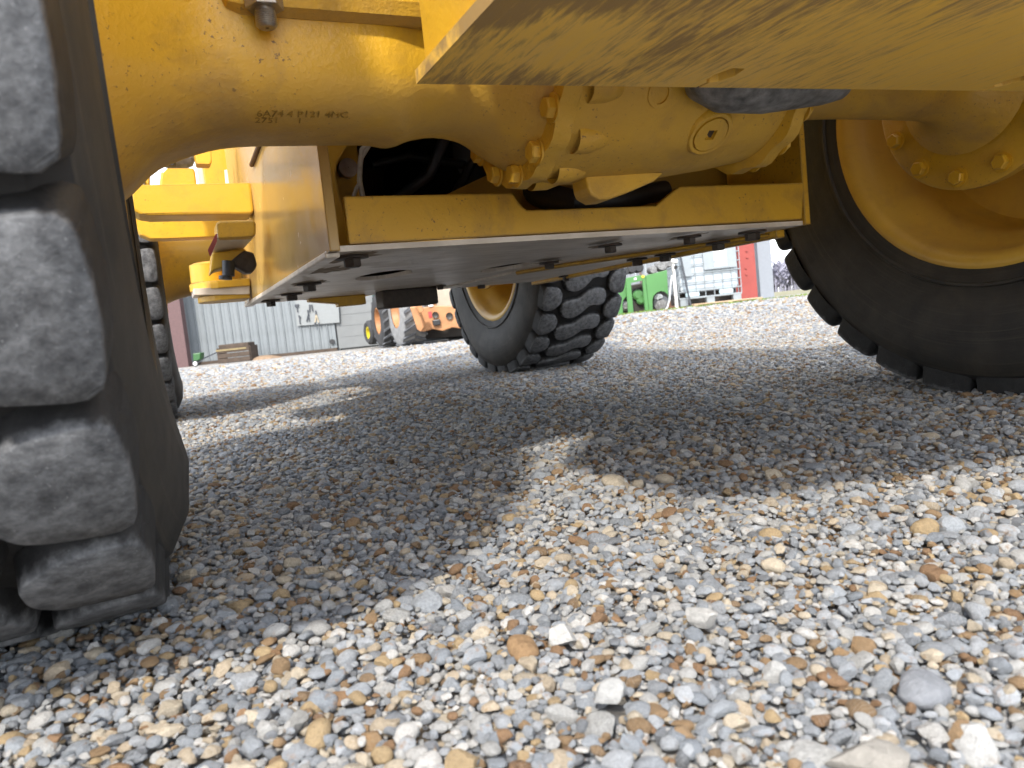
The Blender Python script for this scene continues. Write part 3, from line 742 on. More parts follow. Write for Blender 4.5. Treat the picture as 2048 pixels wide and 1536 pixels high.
# cross plate with a long rounded opening
CQ = .46
opn = [pq(x, y, CQ) for x, y in [(760, 236), (720, 268), (690, 298), (674, 325), (670, 350), (678, 390), (690, 430), (720, 470), (1500, 450), (1525, 400), (1534, 335), (1534, 300), (1528, 262), (1510, 220), (1400, 150), (900, 170)]]
MB().holed([(-.534, CQ, GB + .012), (.534, CQ, GB + .012), (.534, CQ, .918), (-.534, CQ, .918)], [opn], (0, .02, 0)).build('cross_plate', M_YEL, LD)
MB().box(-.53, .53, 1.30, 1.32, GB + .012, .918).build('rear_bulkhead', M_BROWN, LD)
MB().box(-.53, .10, .49, 1.29, .452, .46).build('hole_shade_sheet', M_BROWN, LD)  # added dark sheet, shade inside the access holes put into its colour
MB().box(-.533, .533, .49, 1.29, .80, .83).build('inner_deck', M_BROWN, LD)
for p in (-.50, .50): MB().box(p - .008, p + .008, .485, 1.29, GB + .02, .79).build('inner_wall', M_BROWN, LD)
# transmission and drive shaft in the dark
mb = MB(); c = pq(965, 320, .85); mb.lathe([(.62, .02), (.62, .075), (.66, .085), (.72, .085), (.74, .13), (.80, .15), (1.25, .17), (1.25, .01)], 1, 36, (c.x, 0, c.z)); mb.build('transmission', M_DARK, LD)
sh = [pq(x, y, q) for x, y, q in [(1000, 330, .60), (1040, 365, .52), (1090, 392, .42), (1150, 404, .36), (1230, 402, .34), (1330, 380, .36)]]
MB().tube(sh, [.030, .033, .030, .027, .024, .022], 14).build('drive_hose', M_BLK, LD)
for pts_, r_ in (([(776, 250), (745, 276), (724, 300), (720, 330), (719, 362), (727, 400)], .0055), ([(768, 262), (738, 292), (722, 318)], .004), ([(719, 366), (712, 378), (706, 396)], .004)):
    MB().tube([pq(x, y, .43) for x, y in pts_], r_, 8).build('wiring_conduit', M_HARN, LD)
for pts_, r_ in (([(900, 250, .60), (880, 300, .58), (860, 350, .60), (790, 400, .66)], .013), ([(1000, 262, .55), (960, 300, .56), (930, 352, .60), (905, 400, .64)], .011), ([(745, 330, .80), (820, 312, .78), (930, 330, .70)], .010)):
    H_ = MB().tube([pq(x, y, q) for x, y, q in pts_], r_, 10).build('hydraulic_hose', M_BLK, LD)
mb = MB(); c = pq(697, 335, .52); mb.lathe([(.0, .001), (.0, .020), (.02, .02), (.024, .012), (.05, .011), (.05, .001)], 1, 18, (c.x, c.y, c.z)); mb.build('grease_fitting', M_ZINC, LD)
c = pq(697, 335, .60); MB().box(c.x - .07, c.x + .02, .58, .60, c.z - .10, c.z + .09).build('fitting_bracket', M_GUARD, LD, .003)

# -- hitch, links and steps on the left, between the wheels
def slab(name, px, q, th, mat, bev=.004, parent=None):
    return MB().prism([pq(x, y, q) for x, y in px], (0, th, 0)).build(name, mat, parent or LD, bev)
slab('link_bar', [(262, 361), (290, 369), (503, 365), (508, 420), (504, 428), (300, 431), (278, 428), (262, 420)], 1.10, .11, M_YEL, .006)
slab('link_lug', [(318, 372), (322, 344), (330, 336), (388, 336), (391, 345), (394, 372)], 1.115, .08, M_YEL, .005)
mb = MB(); c = pq(508, 401, 1.15); mb.lathe([(c.x - .02, .018), (c.x + .025, .018), (c.x + .03, .030), (c.x + .042, .030), (c.x + .046, .012)], 0, 24, (0, 1.15, c.z)); mb.build('link_pin', M_YEL, LD)
slab('link_fork', [(286, 200), (321, 200), (322, 330), (300, 331), (288, 322)], 1.22, .05, M_YEL)
slab('link_fork', [(380, 200), (414, 200), (424, 322), (421, 329), (393, 328), (388, 300)], 1.22, .05, M_YEL)
slab('cylinder_barrel', [(322, 190), (384, 190), (391, 332), (320, 332)], 1.30, .05, M_GREYSTEEL, .02)
MB().tube([pq(336, 200, 1.26), pq(344, 332, 1.26)], .011, 10).build('hydraulic_hose', M_BLK, LD)
slab('lower_link_plate', [(265, 424), (470, 424), (472, 472), (330, 478), (300, 478), (280, 470), (266, 450)], 1.45, .06, M_YEL, .006)
# sunlit side panels behind
slab('tower_plate', [(395, 120), (470, 120), (473, 480), (440, 500), (420, 430), (400, 300)], 1.75, .04, M_YEL)
slab('tower_web', [(440, 470), (478, 470), (482, 560), (446, 560)], 1.62, .05, M_YEL)
DQ = 1.735
dec = [pq(x, y, DQ) for x, y in [(449, 340), (472, 336), (474, 366), (451, 368)]]
M_WHITE = simple('white_decal', (.75, .75, .73), .5, .06)
M_INK = simple('black_ink', (.03, .03, .03), .5, .1)
D = MB().prism(dec, (0, .003, 0)).build('warning_decal', M_WHITE, LD)
MB().prism([pq(x, y, DQ - .002) for x, y in [(459, 352), (466, 350), (467, 357), (460, 358)]], (0, .001, 0)).build('decal_mark', M_INK, D)
MB().prism([pq(x, y, DQ - .002) for x, y in [(462, 346), (469, 342), (470, 344), (463, 348)]], (0, .001, 0)).build('decal_mark', M_INK, D)
slab('hood_side', [(276, 318), (300, 310), (300, 372), (290, 376), (284, 345)], 2.05, .05, M_YEL, .01)
# step box with a red reflector
SB = slab('step_box', [(432, 446), (440, 441), (505, 440), (512, 444), (512, 470), (505, 474), (436, 478)], .86, .09, M_GUARD, .006)
bz = [pq(436, 478, .86), pq(511, 471, .86)]
MB().prism([pq(433, 477, .862), pq(511, 471, .862), pq(486, 500, 1.02), pq(424, 508, 1.02)], (0, 0, .012)).build('step_underside', M_STEEL, SB, .002)
M_RED = simple('faded_red_reflector', (.42, .11, .10), .45, .2, 60)
MB().prism([pq(418, 500, .858), pq(434, 468, .858), pq(434, 482, .858), pq(422, 512, .858)], (-.003, 0, 0)).build('reflector', M_RED, SB)
MB().prism([pq(461, 477, .90), pq(484, 475, .90), pq(484, 478, .90), pq(461, 481, .90)], (0, 0, -.003)).build('step_slot', M_WHITE, SB)
slab('step_bracket', [(424, 505), (492, 497), (497, 520), (470, 530), (430, 540), (420, 548)], .98, .08, M_YEL, .005)
slab('grease_block', [(488, 500), (508, 505), (515, 530), (506, 545), (492, 546), (470, 534), (455, 530), (460, 523)], .97, .05, M_BOLT, .006)
a = pq(457, 518, .96)
MB().cyl(pq(457, 522, .96), pq(457, 552, .96), .0155, .0150, 18).build('hose_stub', M_BLK, LD)
MB().cyl(pq(451, 552, .96), pq(451, 559, .96), .016, .016, 18).build('hose_stub_cap', M_BLK, LD)
# articulation hinge: stacked ears
for (x0, x1, y0, y1, q, th) in ((385, 470, 521, 532, 1.45, .16), (381, 500, 560, 576, 1.40, .20), (398, 500, 588, 600, 1.42, .16)):
    A, B_ = pq(x0, (y0 + y1) / 2 + 3, q), pq(x1, (y0 + y1) / 2 - 3, q)
    h = (pq(x0, y0, q).z - pq(x0, y1, q).z) / 2
    zc_ = (A.z + B_.z) / 2; n = 14; rr = th / 2
    pts = [Vector((A.x + rr - rr * math.sin(math.pi * i / n), q + rr - rr * math.cos(math.pi * i / n), zc_ - h)) for i in range(n + 1)] + [Vector((B_.x, q + th, zc_ - h)), Vector((B_.x, q, zc_ - h))]
    MB().prism(pts, (0, 0, 2 * h)).build('hinge_ear', M_YEL, LD, .005)
MB().cyl(pq(412, 530, 1.50), pq(416, 566, 1.50), .05, .05, 24).build('hinge_pin', M_YEL, LD)
MB().prism([pq(386, 577, 1.41), pq(500, 572, 1.41), pq(500, 588, 1.41), pq(388, 590, 1.41)], (0, .15, 0)).build('hinge_shim_plate', M_STEEL, LD, .003)

# ------------------------------------------------------------------ background
M_METAL = simple('grey_ribbed_siding', (.165, .182, .192), .5, .14, 3, .05)
M_DOOR = simple('grey_roller_door', (.155, .163, .165), .55, .12, 2, .05)
M_MAROON = simple('maroon_post_paint', (.10, .055, .055), .65, .15)
M_TOOL = simple('dark_tool_steel', (.035, .04, .05), .5)
M_WOOD = simple('weathered_wood', (.06, .042, .03), .85, .35, 12)
M_TIMBER = simple('pale_pallet_wood', (.42, .31, .20), .85, .25, 12)
M_SOIL = simple('bare_soil', (.22, .15, .095), .95, .25, 8, .6, bdist=.02)
M_ROOF = simple('roof_sheet', (.30, .31, .32), .5, .1, 4, .05)
WY = 17.0
SH = empty('shed', (-4, WY, 0)); tag(SH, 'long shed with pale grey ribbed metal wall and a roller door', 'shed')
def wloc(v, root): return Vector(v) - root.location
def rib_panel(w, h, root=None):
    b = MB(); prof = [(0, 0), (.012, -.022), (.030, -.022), (.042, 0), (w * .45, 0), (w * .48, -.006), (w * .52, -.006), (w * .55, 0), (w - .004, 0)]
    rings = [[Vector((x, y, z)) for x, y in prof] + [Vector((x, y + .004, z)) for x, y in reversed(prof)] for z in (0, h)]
    b.loft(rings, True, True, False); return b
PW = .195
me_panel = rib_panel(PW, 3.3).mesh('wall_panel', M_METAL)
xl = at(384, 730, WY).x; xr = at(688, 696, WY).x
zb0 = at(540, 712, WY).z
n = int((xr - xl) / PW)
for i in range(-12, n):
    if i < -1 and i > -1: continue
    place(me_panel, 'wall_panel', SH, Matrix.Translation(Vector((xl + i * PW, WY, zb0)) - SH.location))
wall_end = xl + n * PW
MB().box(xl - 12 * PW + 4, wall_end + 4, -.05, -.012, zb0 - .25, zb0 + .03).build('wall_sill', M_WOOD, SH)
# roller door in slats
dx0, dx1 = wall_end + .03, wall_end + 2.6
slat = MB().box(0, dx1 - dx0, 0, .03, 0, .245)
ms = slat.mesh('door_slat', M_DOOR)
for k in range(13):
    place(ms, 'door_slat', SH, Matrix.Translation(Vector((dx0, WY + .02, zb0 + k * .25)) - SH.location))
MB().box(dx1 + 4, dx1 + 4 + 3.2, 0, .1, zb0, zb0 + 3.3).build('end_wall', M_METAL, SH)
MB().box(xl - 12 * PW + 4, dx1 + 4, .10, .14, zb0 - .2, zb0 + 3.3).build('inner_lining', M_DOOR, SH)
MB().prism([wloc((xl - 12 * PW - .3, WY - .25, zb0 + 3.25), SH), wloc((dx1 + 3.5, WY - .25, zb0 + 3.25), SH), wloc((dx1 + 3.5, WY + 8, zb0 + 5), SH), wloc((xl - 12 * PW - .3, WY + 8, zb0 + 5), SH)], (0, 0, .06)).build('roof', M_ROOF, SH)
MB().lathe([(0, .001), (0, .055), (.05, .055)], 1, 20, wloc((at(665, 683, WY).x, WY - .055, at(665, 683, WY).z), SH)).build('vent_pipe', M_BLK, SH)
# post at the wall's left end
A, B_ = at(352, 600, WY - .5), at(383, 735, WY - .5)
po = MB().box(-.17, .17, -.1, .1, 0, 3.3).build('shed_post', M_MAROON); po.location = (at(366, 735, WY - .4).x, WY - .4, at(366, 737, WY - .4).z)
tag(po, 'dull maroon steel post at the left end of the ribbed wall', 'post')
# tool board and tools
TB = WY - .06
def flat(name, px, Y, th, mat, label, cat, group=None, bev=.002, origin=None):
    ps = [at(x, y, Y) for x, y in px]; o_ = Vector((sum(p.x for p in ps) / len(ps), Y, min(p.z for p in ps)))
    o = MB().prism([p - o_ for p in ps], (0, th, 0)).build(name, mat, None, bev); o.location = o_
    return tag(o, label, cat, group)
flat('tool_board', [(590, 596), (676, 590), (679, 645), (594, 652)], TB, .03, simple('tool_board_paint', (.21, .222, .225), .6, .06), 'plain pale board on the ribbed wall with hand tools hung on it', 'board')
TY = TB - .035
def tool(px, name, label):
    o = empty(name, at(*px[0][0], TY)); tag(o, label, 'tool', 'hand tools hung on the board')
    for nm, poly, mt in [(p[1], p[2], p[3]) for p in px]:
        MB().prism([at(x, y, TY) - o.location for x, y in poly], (0, .02, 0)).build(nm, mt, o)
M_HAND = simple('pale_tool_handle', (.40, .33, .22), .6)
def bar(x0, y0, x1, y1, w):
    dx, dy = x1 - x0, y1 - y0; l = math.hypot(dx, dy); nx, ny = -dy / l * w / 2, dx / l * w / 2
    return [(x0 + nx, y0 + ny), (x1 + nx, y1 + ny), (x1 - nx, y1 - ny), (x0 - nx, y0 - ny)]
tool([((593, 615), 'head', [(589, 609), (597, 608), (597, 613), (594, 615), (591, 615), (589, 613)], M_TOOL), ((593, 615), 'handle', bar(594, 614, 595, 625, 1.5), M_TOOL)], 'mallet', 'dark short mallet hung at the board\'s top left corner')
tool([((598, 631), 'head', [(596, 630), (601, 633), (600, 636), (597, 634)], M_TOOL), ((598, 631), 'handle', bar(598, 632, 600, 648, 1.5), M_TOOL)], 'hatchet', 'dark slim hatchet hung below the mallet')
tool([((615, 625), 'jaw', bar(615, 620, 617, 630, 2.2), M_TOOL), ((615, 625), 'handle', bar(616, 629, 613, 643, 1.8), M_TOOL), ((615, 625), 'handle', bar(616, 629, 619, 643, 1.8), M_TOOL)], 'loppers', 'dark loppers hung legs apart in the middle of the board')
tool([((621, 615), 'jaw', bar(619, 609, 619, 624, 2.0), M_TOOL), ((621, 615), 'handle', bar(623, 609, 625, 622, 2.0), M_TOOL)], 'pliers', 'dark pliers pair hung at the top middle of the board')
tool([((631, 625), 'jaw', bar(631, 621, 632, 630, 2.0), M_TOOL), ((631, 625), 'handle', bar(632, 629, 630, 645, 1.6), M_HAND), ((631, 625), 'handle', bar(632, 629, 637, 645, 1.6), M_HAND), ((631, 625), 'grip', bar(630, 645, 629, 652, 2.0), M_TOOL), ((631, 625), 'grip', bar(637, 645, 639, 652, 2.0), M_TOOL)], 'bolt_cutter', 'bolt cutter with pale legs and dark grips hung at right')
# crate, rod, spreader by the wall
CY = WY - .9
c0 = at(446, 725, CY); c1 = at(505, 690, CY)
cr = empty('wooden_crate', ((c0.x + c1.x) / 2, CY, at(475, 724, CY).z)); tag(cr, 'dark weathered wooden crate with a pale top rail against the ribbed wall', 'crate')
wd = (c1.x - c0.x) / 2; hh = .36
for k in range(3): MB().box(-wd, wd, -.25, -.22, .012 + k * .105, .105 + k * .105).build('plank', M_WOOD, cr, .004)
for s in (-1, 1): MB().box(s * wd - .02, s * wd + .02, -.215, .25, .01, .33).build('side', M_WOOD, cr, .004)
MB().box(-wd - .02, wd - .05, -.262, -.225, .262, .30).build('rail', simple('pale_crate_rail', (.20, .155, .075), .8), cr, .004)
MB().box(-wd + .02, wd - .02, -.2, .22, .30, .40).build('load', M_WOOD, cr, .02)
rd = MB().tube([at(396, 722, CY - .2), at(446, 699, CY)], .012, 6).build('leaning_rod', M_TOOL); tag(rd, 'thin dark rod leaning against the left end of the crate', 'rod')
hp = MB(); ring = []
hc = at(530, 719, CY); 
hr = [[Vector((hc.x + .42 * k * math.cos(t), CY + .25 * k * math.sin(t), hc.z - .03 + z)) for t in np.linspace(0, 6.283, 15)[:-1]] for k, z in ((1, 0), (.85, .04 + .02), (.55, .09), (.2, .12))]
hp.loft(hr); tag(hp.build('soil_heap', M_SOIL), 'low brown soil heap beside the crate', 'soil heap')
M_GREEN = simple('green_paint', (.03, .10, .03), .45, .12, 6, .05)
M_DKGREEN = simple('dark_green_paint', (.014, .04, .03), .4)
M_YWHEEL = simple('yellow_wheel_paint', (.55, .45, .03), .5)
M_TYREFAR = simple('dusty_far_tyre', (.035, .035, .037), .85, .3, 8)
M_TYREPALE = simple('pale_dusty_tyre', (.22, .22, .22), .9, .25, 10)
M_TREADPALE = simple('grey_lug_rubber', (.10, .105, .115), .9, .25, 10)
sp_ = empty('seed_spreader', at(395, 731, WY - 1.2)); tag(sp_, 'small green push spreader with a white wheel by the maroon post', 'spreader')
MB().prism([at(x, y, WY - 1.2) - sp_.location for x, y in [(385, 707), (401, 705), (400, 719), (392, 723), (386, 722)]], (0, .22, 0)).build('hopper', M_GREEN, sp_, .02)
wc = at(391, 727, WY - 1.22) - sp_.location
MB().lathe([(-.02, .03), (-.02, .065), (.02, .065), (.02, .03)], 1, 24, wc, closed=True).build('wheel_tyre', M_BLK, sp_)
MB().lathe([(-.025, .002), (-.025, .042), (.02, .042)], 1, 24, wc).build('wheel_disc', M_WHITE, sp_)

# -- orange backhoe and dark green tractor in front of the door
M_ORANGE = simple('faded_orange_paint', (.36, .17, .07), .55, .18, 5, .1)
M_PALE = simple('faded_cream_tank', (.33, .285, .225), .6, .15, 4, .1)
BY = 13.6
bh = empty('backhoe', at(850, 690, BY)); tag(bh, 'old faded orange backhoe tractor with pale lugged rear tyres', 'backhoe')
bh.location.z = 0
def bp(x, y, Y=BY): return at(x, y, Y) - bh.location
def farwheel(root, c, r, w, yaw, rimcol, tyrecol, lugcol, nl=22, rimr=.5, nm='wheel'):
    W = empty(nm, c, yaw, root)
    MB().lathe([(-w / 2, r * rimr), (-w / 2 - .02, r * .78), (-w / 2 + .02, r * .95), (0, r * .965), (w / 2 - .02, r * .95), (w / 2 + .02, r * .78), (w / 2, r * rimr)], 0, 40).build('tyre', tyrecol, W)
    MB().lathe([(-w / 2 + .01, r * rimr + .01), (-w / 2 + .01, r * rimr - .03), (-w / 2 + .12, r * rimr * .8), (-w / 2 + .10, .01)], 0, 36).build('rim', rimcol, W)
    if lugcol:
        for k in range(nl):
            for s in (-1, 1):
                t = 2 * math.pi * (k + (.5 if s > 0 else 0)) / nl; b = MB()
                pts = []
                for rr in (r * .955, r):
                    for (x, dt) in ((.0, 0), (s * w * .5, .22), (s * w * .5, .30), (0, .10)):
                        pts.append(Vector((x, rr * math.sin(t + dt), -rr * math.cos(t + dt))))
                b.add(pts, [(0, 1, 2, 3), (4, 7, 6, 5), (0, 4, 5, 1), (1, 5, 6, 2), (2, 6, 7, 3), (3, 7, 4, 0)])
                b.build('lug', lugcol, W)
    return W
rw = .66
g0 = at(812, 692, BY).z
farwheel(bh, bp(814, 640) * 1.0 + Vector((0, .1, -bp(814, 640).z + g0 + rw)), rw, .44, R(22), M_ORANGE, M_TYREPALE, M_TREADPALE)
farwheel(bh, bp(770, 640, BY + .9) + Vector((0, 0, -bp(770, 640, BY + .9).z + g0 + .52)), .52, .30, R(22), M_ORANGE, M_TYREFAR, M_TREADPALE, 18)
farwheel(bh, bp(910, 660, BY + .9) + Vector((0, .9, -bp(910, 660, BY + .9).z + g0 + .62)), .62, .42, R(22), M_ORANGE, M_TYREFAR, M_TYREFAR)
# boom end: main casting, arm, knuckles, tank
def bpr(name, px, Y, th, mat, parent=None, bev=.02):
    return MB().prism([bp(x, y, Y) for x, y in px], (0, th, 0)).build(name, mat, parent or bh, bev)
bpr('swing_frame', [(832, 618), (868, 611), (905, 612), (926, 612), (931, 622), (924, 640), (932, 648), (930, 655), (920, 657), (905, 655), (885, 662), (865, 658), (846, 664), (838, 660), (828, 632)], BY - .55, .35, M_ORANGE)
bpr('stabilizer_arm', [(819, 613), (834, 611), (848, 655), (842, 664), (834, 659)], BY - .85, .2, M_ORANGE)
MB().cyl(bp(837, 612, BY - .9), bp(843, 624, BY - .9), .055, .05, 16).build('hydraulic_cylinder', M_ORANGE, bh)
for (x, y, r_) in ((871, 630, .055), (899, 632, .06)):
    c = bp(x, y, BY - .56); MB().lathe([(-.02, .001), (-.02, r_ * .75), (-.03, r_), (.02, r_)], 1, 18, c).build('pivot_bore', M_DARK, bh)
bpr('valve_block', [(864, 640), (880, 638), (881, 650), (866, 652)], BY - .62, .06, M_BLK)
bpr('red_label', [(856, 624), (863, 623), (864, 635), (858, 636)], BY - .56, .008, simple('red_label', (.55, .05, .05), .5), None, 0)
bpr('fuel_tank', [(868, 578), (917, 572), (921, 607), (912, 613), (873, 616)], BY - .2, .55, M_PALE, None, .05)
bpr('white_lamp', [(856, 610), (866, 609), (867, 613), (857, 614)], BY - .58, .05, M_WHITE)
bpr('rear_body', [(790, 560), (930, 560), (930, 640), (790, 640)], BY + .35, 1.6, M_ORANGE, None, .05)
bpr('under_frame', [(835, 640), (935, 640), (935, 672), (835, 680)], BY + .3, 1.2, M_DARK, None, .03)
TYY = 15.4
tr = empty('tractor', at(752, 692, TYY)); tr.location.z = 0; tag(tr, 'dark green tractor with yellow wheels parked beside the roller door', 'tractor')
def tp(x, y, Y=TYY): return at(x, y, Y) - tr.location
c = tp(746, 674); farwheel(tr, Vector((c.x, 0, at(746, 690, TYY).z + .26)), .26, .2, R(28), M_YWHEEL, M_TYREFAR, None, nm='front_wheel')
c = tp(790, 660); farwheel(tr, Vector((c.x + .2, .9, at(790, 690, TYY).z + .7)), .7, .4, R(70), M_YWHEEL, M_TYREFAR, M_TYREFAR, nm='rear_wheel')
MB().prism([tp(x, y) for x, y in [(744, 560), (790, 555), (795, 672), (750, 676), (744, 640)]], (0, .7, 0)).build('cab_body', M_DKGREEN, tr, .03)
MB().prism([tp(x, y, TYY - .05) for x, y in [(748, 560), (754, 560), (757, 622), (751, 624)]], (0, .03, 0)).build('windscreen', simple('dim_glass', (.10, .14, .15), .2), tr)
MB().prism([tp(x, y, TYY - .1) for x, y in [(755, 622), (768, 620), (770, 642), (757, 643)]], (0, .25, 0)).build('fender', M_GREEN, tr, .02)
MB().lathe([(0, .001), (0, .05), (.03, .05)], 1, 18, tp(763, 624, TYY - .14)).build('headlamp', M_YWHEEL, tr)
MB().tube([tp(746, 640, TYY - .1), tp(740, 642, TYY - .1), tp(740, 651, TYY - .1), tp(746, 651, TYY - .1)], .018, 8).build('step_rail', M_BLK, tr)

# -- right: shed wall, red column, tote, green power unit
RY = 15.8
S2 = empty('metal_building', (4, RY, .16)); tag(S2, 'galvanised ribbed metal building corner behind the caged white tote', 'building')
x0, x1 = at(1215, 620, RY).x, at(1530, 600, RY).x
M_GALV = simple('galvanised_siding', (.22, .24, .26), .42, .1, 3, .05)
n = int((x1 - x0) / .22); me2 = rib_panel(.22, 3.6).mesh('wall_panel', M_GALV)
zb2 = .16
for i in range(n):
    place(me2, 'wall_panel', S2, Matrix.Translation(Vector((x0 + i * .22, RY, zb2 + .22)) - S2.location))
MB().box(x0 - 4, x0 + n * .22 - 4, -.03, .05, -.03, .22).build('base_beam', simple('rusty_base_beam', (.11, .05, .03), .8), S2)
MB().box(x0 + n * .22 - .05 - 4, x0 + n * .22 - 4, .06, 7, .03, 3.8).build('side_wall', M_GALV, S2)
MB().prism([wloc((x0 - .2, RY - .1, 3.98), S2), wloc((x0 + n * .22 + .1, RY - .1, 3.98), S2), wloc((x0 + n * .22 + .1, RY + 7, 5.2), S2), wloc((x0 - .2, RY + 7, 5.2), S2)], (0, 0, .06)).build('roof', M_ROOF, S2)
xc = at(1448, 600, RY - .1).x
for xx, nm in ((1450, 'downpipe'),):
    MB().tube([at(1466, 480, RY - .09) - S2.location, at(1477, 598, RY - .09) - S2.location], .025, 8).build(nm, M_WHITE, S2)
ds = MB().box(-.14, .14, -.1, .1, 0, 3.6).build('corner_board', simple('pale_corner_board', (.22, .24, .27), .6, .06), None, .01)
ds.location = (at(1533, 606, RY - .35).x, RY - .35, .165); tag(ds, 'pale grey corner board standing right of the red column', 'corner post')
M_REDP = simple('faded_red_steel', (.27, .05, .04), .5, .12, 4, .1)
RC = empty('red_column', (at(1500, 612, 14.6).x, 14.6, .165)); tag(RC, 'faded red steel column beside the caged white tote', 'column')
MB().box(-.165, .165, -.012, .012, 0, 4.0).build('flange', M_REDP, RC, .004); MB().box(-.165, .165, .24, .264, 0, 4.0).build('flange', M_REDP, RC, .004); MB().box(-.01, .01, .0125, .2395, 0, 4.0).build('web', M_REDP, RC)
bx_ = hexhead(.02, .02).mesh('bolt', M_REDP)
for z in (.5, .62, .82, .95): place(bx_, 'bolt', RC, frame((-.03 + .04 * (z > .7), -.013, z), (0, -1, 0)))

IY = 13.3
IL, IR = at(1345, 610, IY).x, at(1468, 600, IY).x
ib = empty('caged_tote', ((IL + IR) / 2, IY, .17)); tag(ib, 'white plastic bulk tote in a galvanised cage on a steel pallet', 'bulk tote')
hw = (IR - IL) / 2 * .98; hd = .5
M_HDPE = simple('translucent_white_plastic', (.40, .45, .49), .45, .06, 3, .02)
M_CAGE = simple('galvanised_tube', (.24, .27, .29), .45, .1, 10, .02)
Z0, ZT = .16, 1.16
MB().box(-hw + .03, hw - .03, -hd + .03, hd - .03, Z0 + .09, ZT - .03).build('bottle', M_HDPE, ib, .06)
for k in range(8):
    x = -hw + 2 * hw * k / 7
    MB().tube([(x, -hd, Z0), (x, -hd, ZT)], .009, 6).build('cage_bar', M_CAGE, ib); MB().tube([(x, hd, Z0), (x, hd, ZT)], .009, 6).build('cage_bar', M_CAGE, ib)
for k in range(7):
    z = Z0 + .10 + (ZT - Z0 - .10) * k / 6
    MB().tube([(-hw, -hd - .012, z), (hw, -hd - .012, z), (hw, hd, z), (-hw, hd, z), (-hw, -hd - .012, z)], .009, 6).build('cage_hoop', M_CAGE, ib)
for k in range(1, 6):
    for s in (-1, 1): MB().tube([(s * hw, -hd + k * .165, Z0), (s * hw, -hd + k * .165, ZT)], .009, 6).build('cage_bar', M_CAGE, ib)
M_PLATE = simple('grey_marking_plate', (.26, .29, .31), .5, .06)
MB().box(-.08, hw - .06, -hd - .034, -hd - .022, .60, .94).build('marking_plate', M_PLATE, ib)
MB().box(-hw + .08, -hw + .24, -hd - .034, -hd - .022, .52, .86).build('marking_plate', M_PLATE, ib)
LB = MB().box(.10, .31, -hd - .038, -hd - .0345, .64, .91).build('paper_label', M_WHITE, ib)
m4 = Matrix(((1, 0, 0), (0, 0, -1), (0, 1, 0))).transposed().to_4x4()
def xz_text(s, size, mat, parent, pos, nm):
    m = Matrix(((1, 0, 0, pos[0]), (0, 0, -1, pos[1]), (0, 1, 0, pos[2]), (0, 0, 0, 1)))
    return text(s, size, mat, parent, m, .0005, nm, 'CENTER')
xz_text('KOTE', .085, simple('blue_ink', (.03, .07, .38), .5, .1), LB, (.205, -hd - .0395, .685), 'label_lettering')
MB().tube([(.205 + .035 * math.cos(t), -hd - .040, .81 + .035 * math.sin(t)) for t in np.linspace(0, 6.283, 17)], .003, 5).build('label_drop_mark', M_PLATE, LB)
MB().tube([(.25, -hd - .040, .83), (.285, -hd - .040, .855)], .003, 5).build('label_mark', M_PLATE, LB)
# steel pallet
for s in (-1, 0, 1):
    MB().box(s * (hw - .08) - .07, s * (hw - .08) + .07, -hd - .01, -hd + .12, .02, .15).build('pallet_foot', M_CAGE, ib, .01)
MB().box(-hw, hw, -hd - .015, -hd + .02, .135, .165).build('pallet_rail', M_CAGE, ib, .005)
MB().box(-hw + .05, hw - .05, -hd + .2, hd - .1, .05, .24).build('pallet_inner', M_DARK, ib)
for x in (-.30, .28): MB().box(x - .12, x + .12, -hd - .004, -hd + .05, .166, .27).build('bottle_sump', simple('pale_blue_plastic', (.52, .66, .72), .5, .05), ib, .02)
# wood pallet, soil, rod, hoses
wp = empty('wood_pallet', ((IL + IR) / 2 + .25, IY - .45, .162)); tag(wp, 'pale wooden pallet under the front of the caged tote', 'pallet')
for k in range(4): MB().box(-.60, .55, -.30 + k * .15, -.19 + k * .15, .035, .055).build('board', M_TIMBER, wp, .003)
for x in (-.56, 0, .5): MB().box(x - .04, x + .04, -.30, .26, -.02, .034).build('stringer', M_TIMBER, wp, .003)
so = MB(); so.loft([[Vector((3.1 + 2.6 * k * math.cos(t), 13.4 + 1.1 * k * math.sin(t), .15 + z)) for t in np.linspace(0, 6.283, 33)[:-1]] for k, z in ((1, 0), (.9, .015), (.6, .02), (.1, .02))], True, True)
tag(so.build('soil_strip', M_SOIL), kind='structure')
lr = MB().tube([at(1352, 470, IY - .75), at(1384, 624, IY - 1.0)], .018, 8).build('leaning_bar', M_TOOL); tag(lr, 'thin dark bar leaning against the front of the caged tote', 'bar')
# grass fringe
gr = MB(); M_GRASS = simple('short_grass', (.14, .20, .04), .8, .35, 3, .1)
for _ in range(2600):
    x = random.uniform(.9, 5.2); y = random.uniform(11.6, 12.5) + .05 * math.sin(x * 3); z = float(gz(x, y)) - .005
    h = random.uniform(.012, .05); a = random.uniform(0, 6.28); w = .012
    gr.add([(x - w * math.cos(a), y - w * math.sin(a), z), (x + w * math.cos(a), y + w * math.sin(a), z), (x + random.uniform(-.03, .03), y + random.uniform(-.03, .03), z + h)], [(0, 1, 2)])
tag(gr.build('grass', M_GRASS), 'thin strip of green grass in front of the tote', 'grass', kind='stuff')
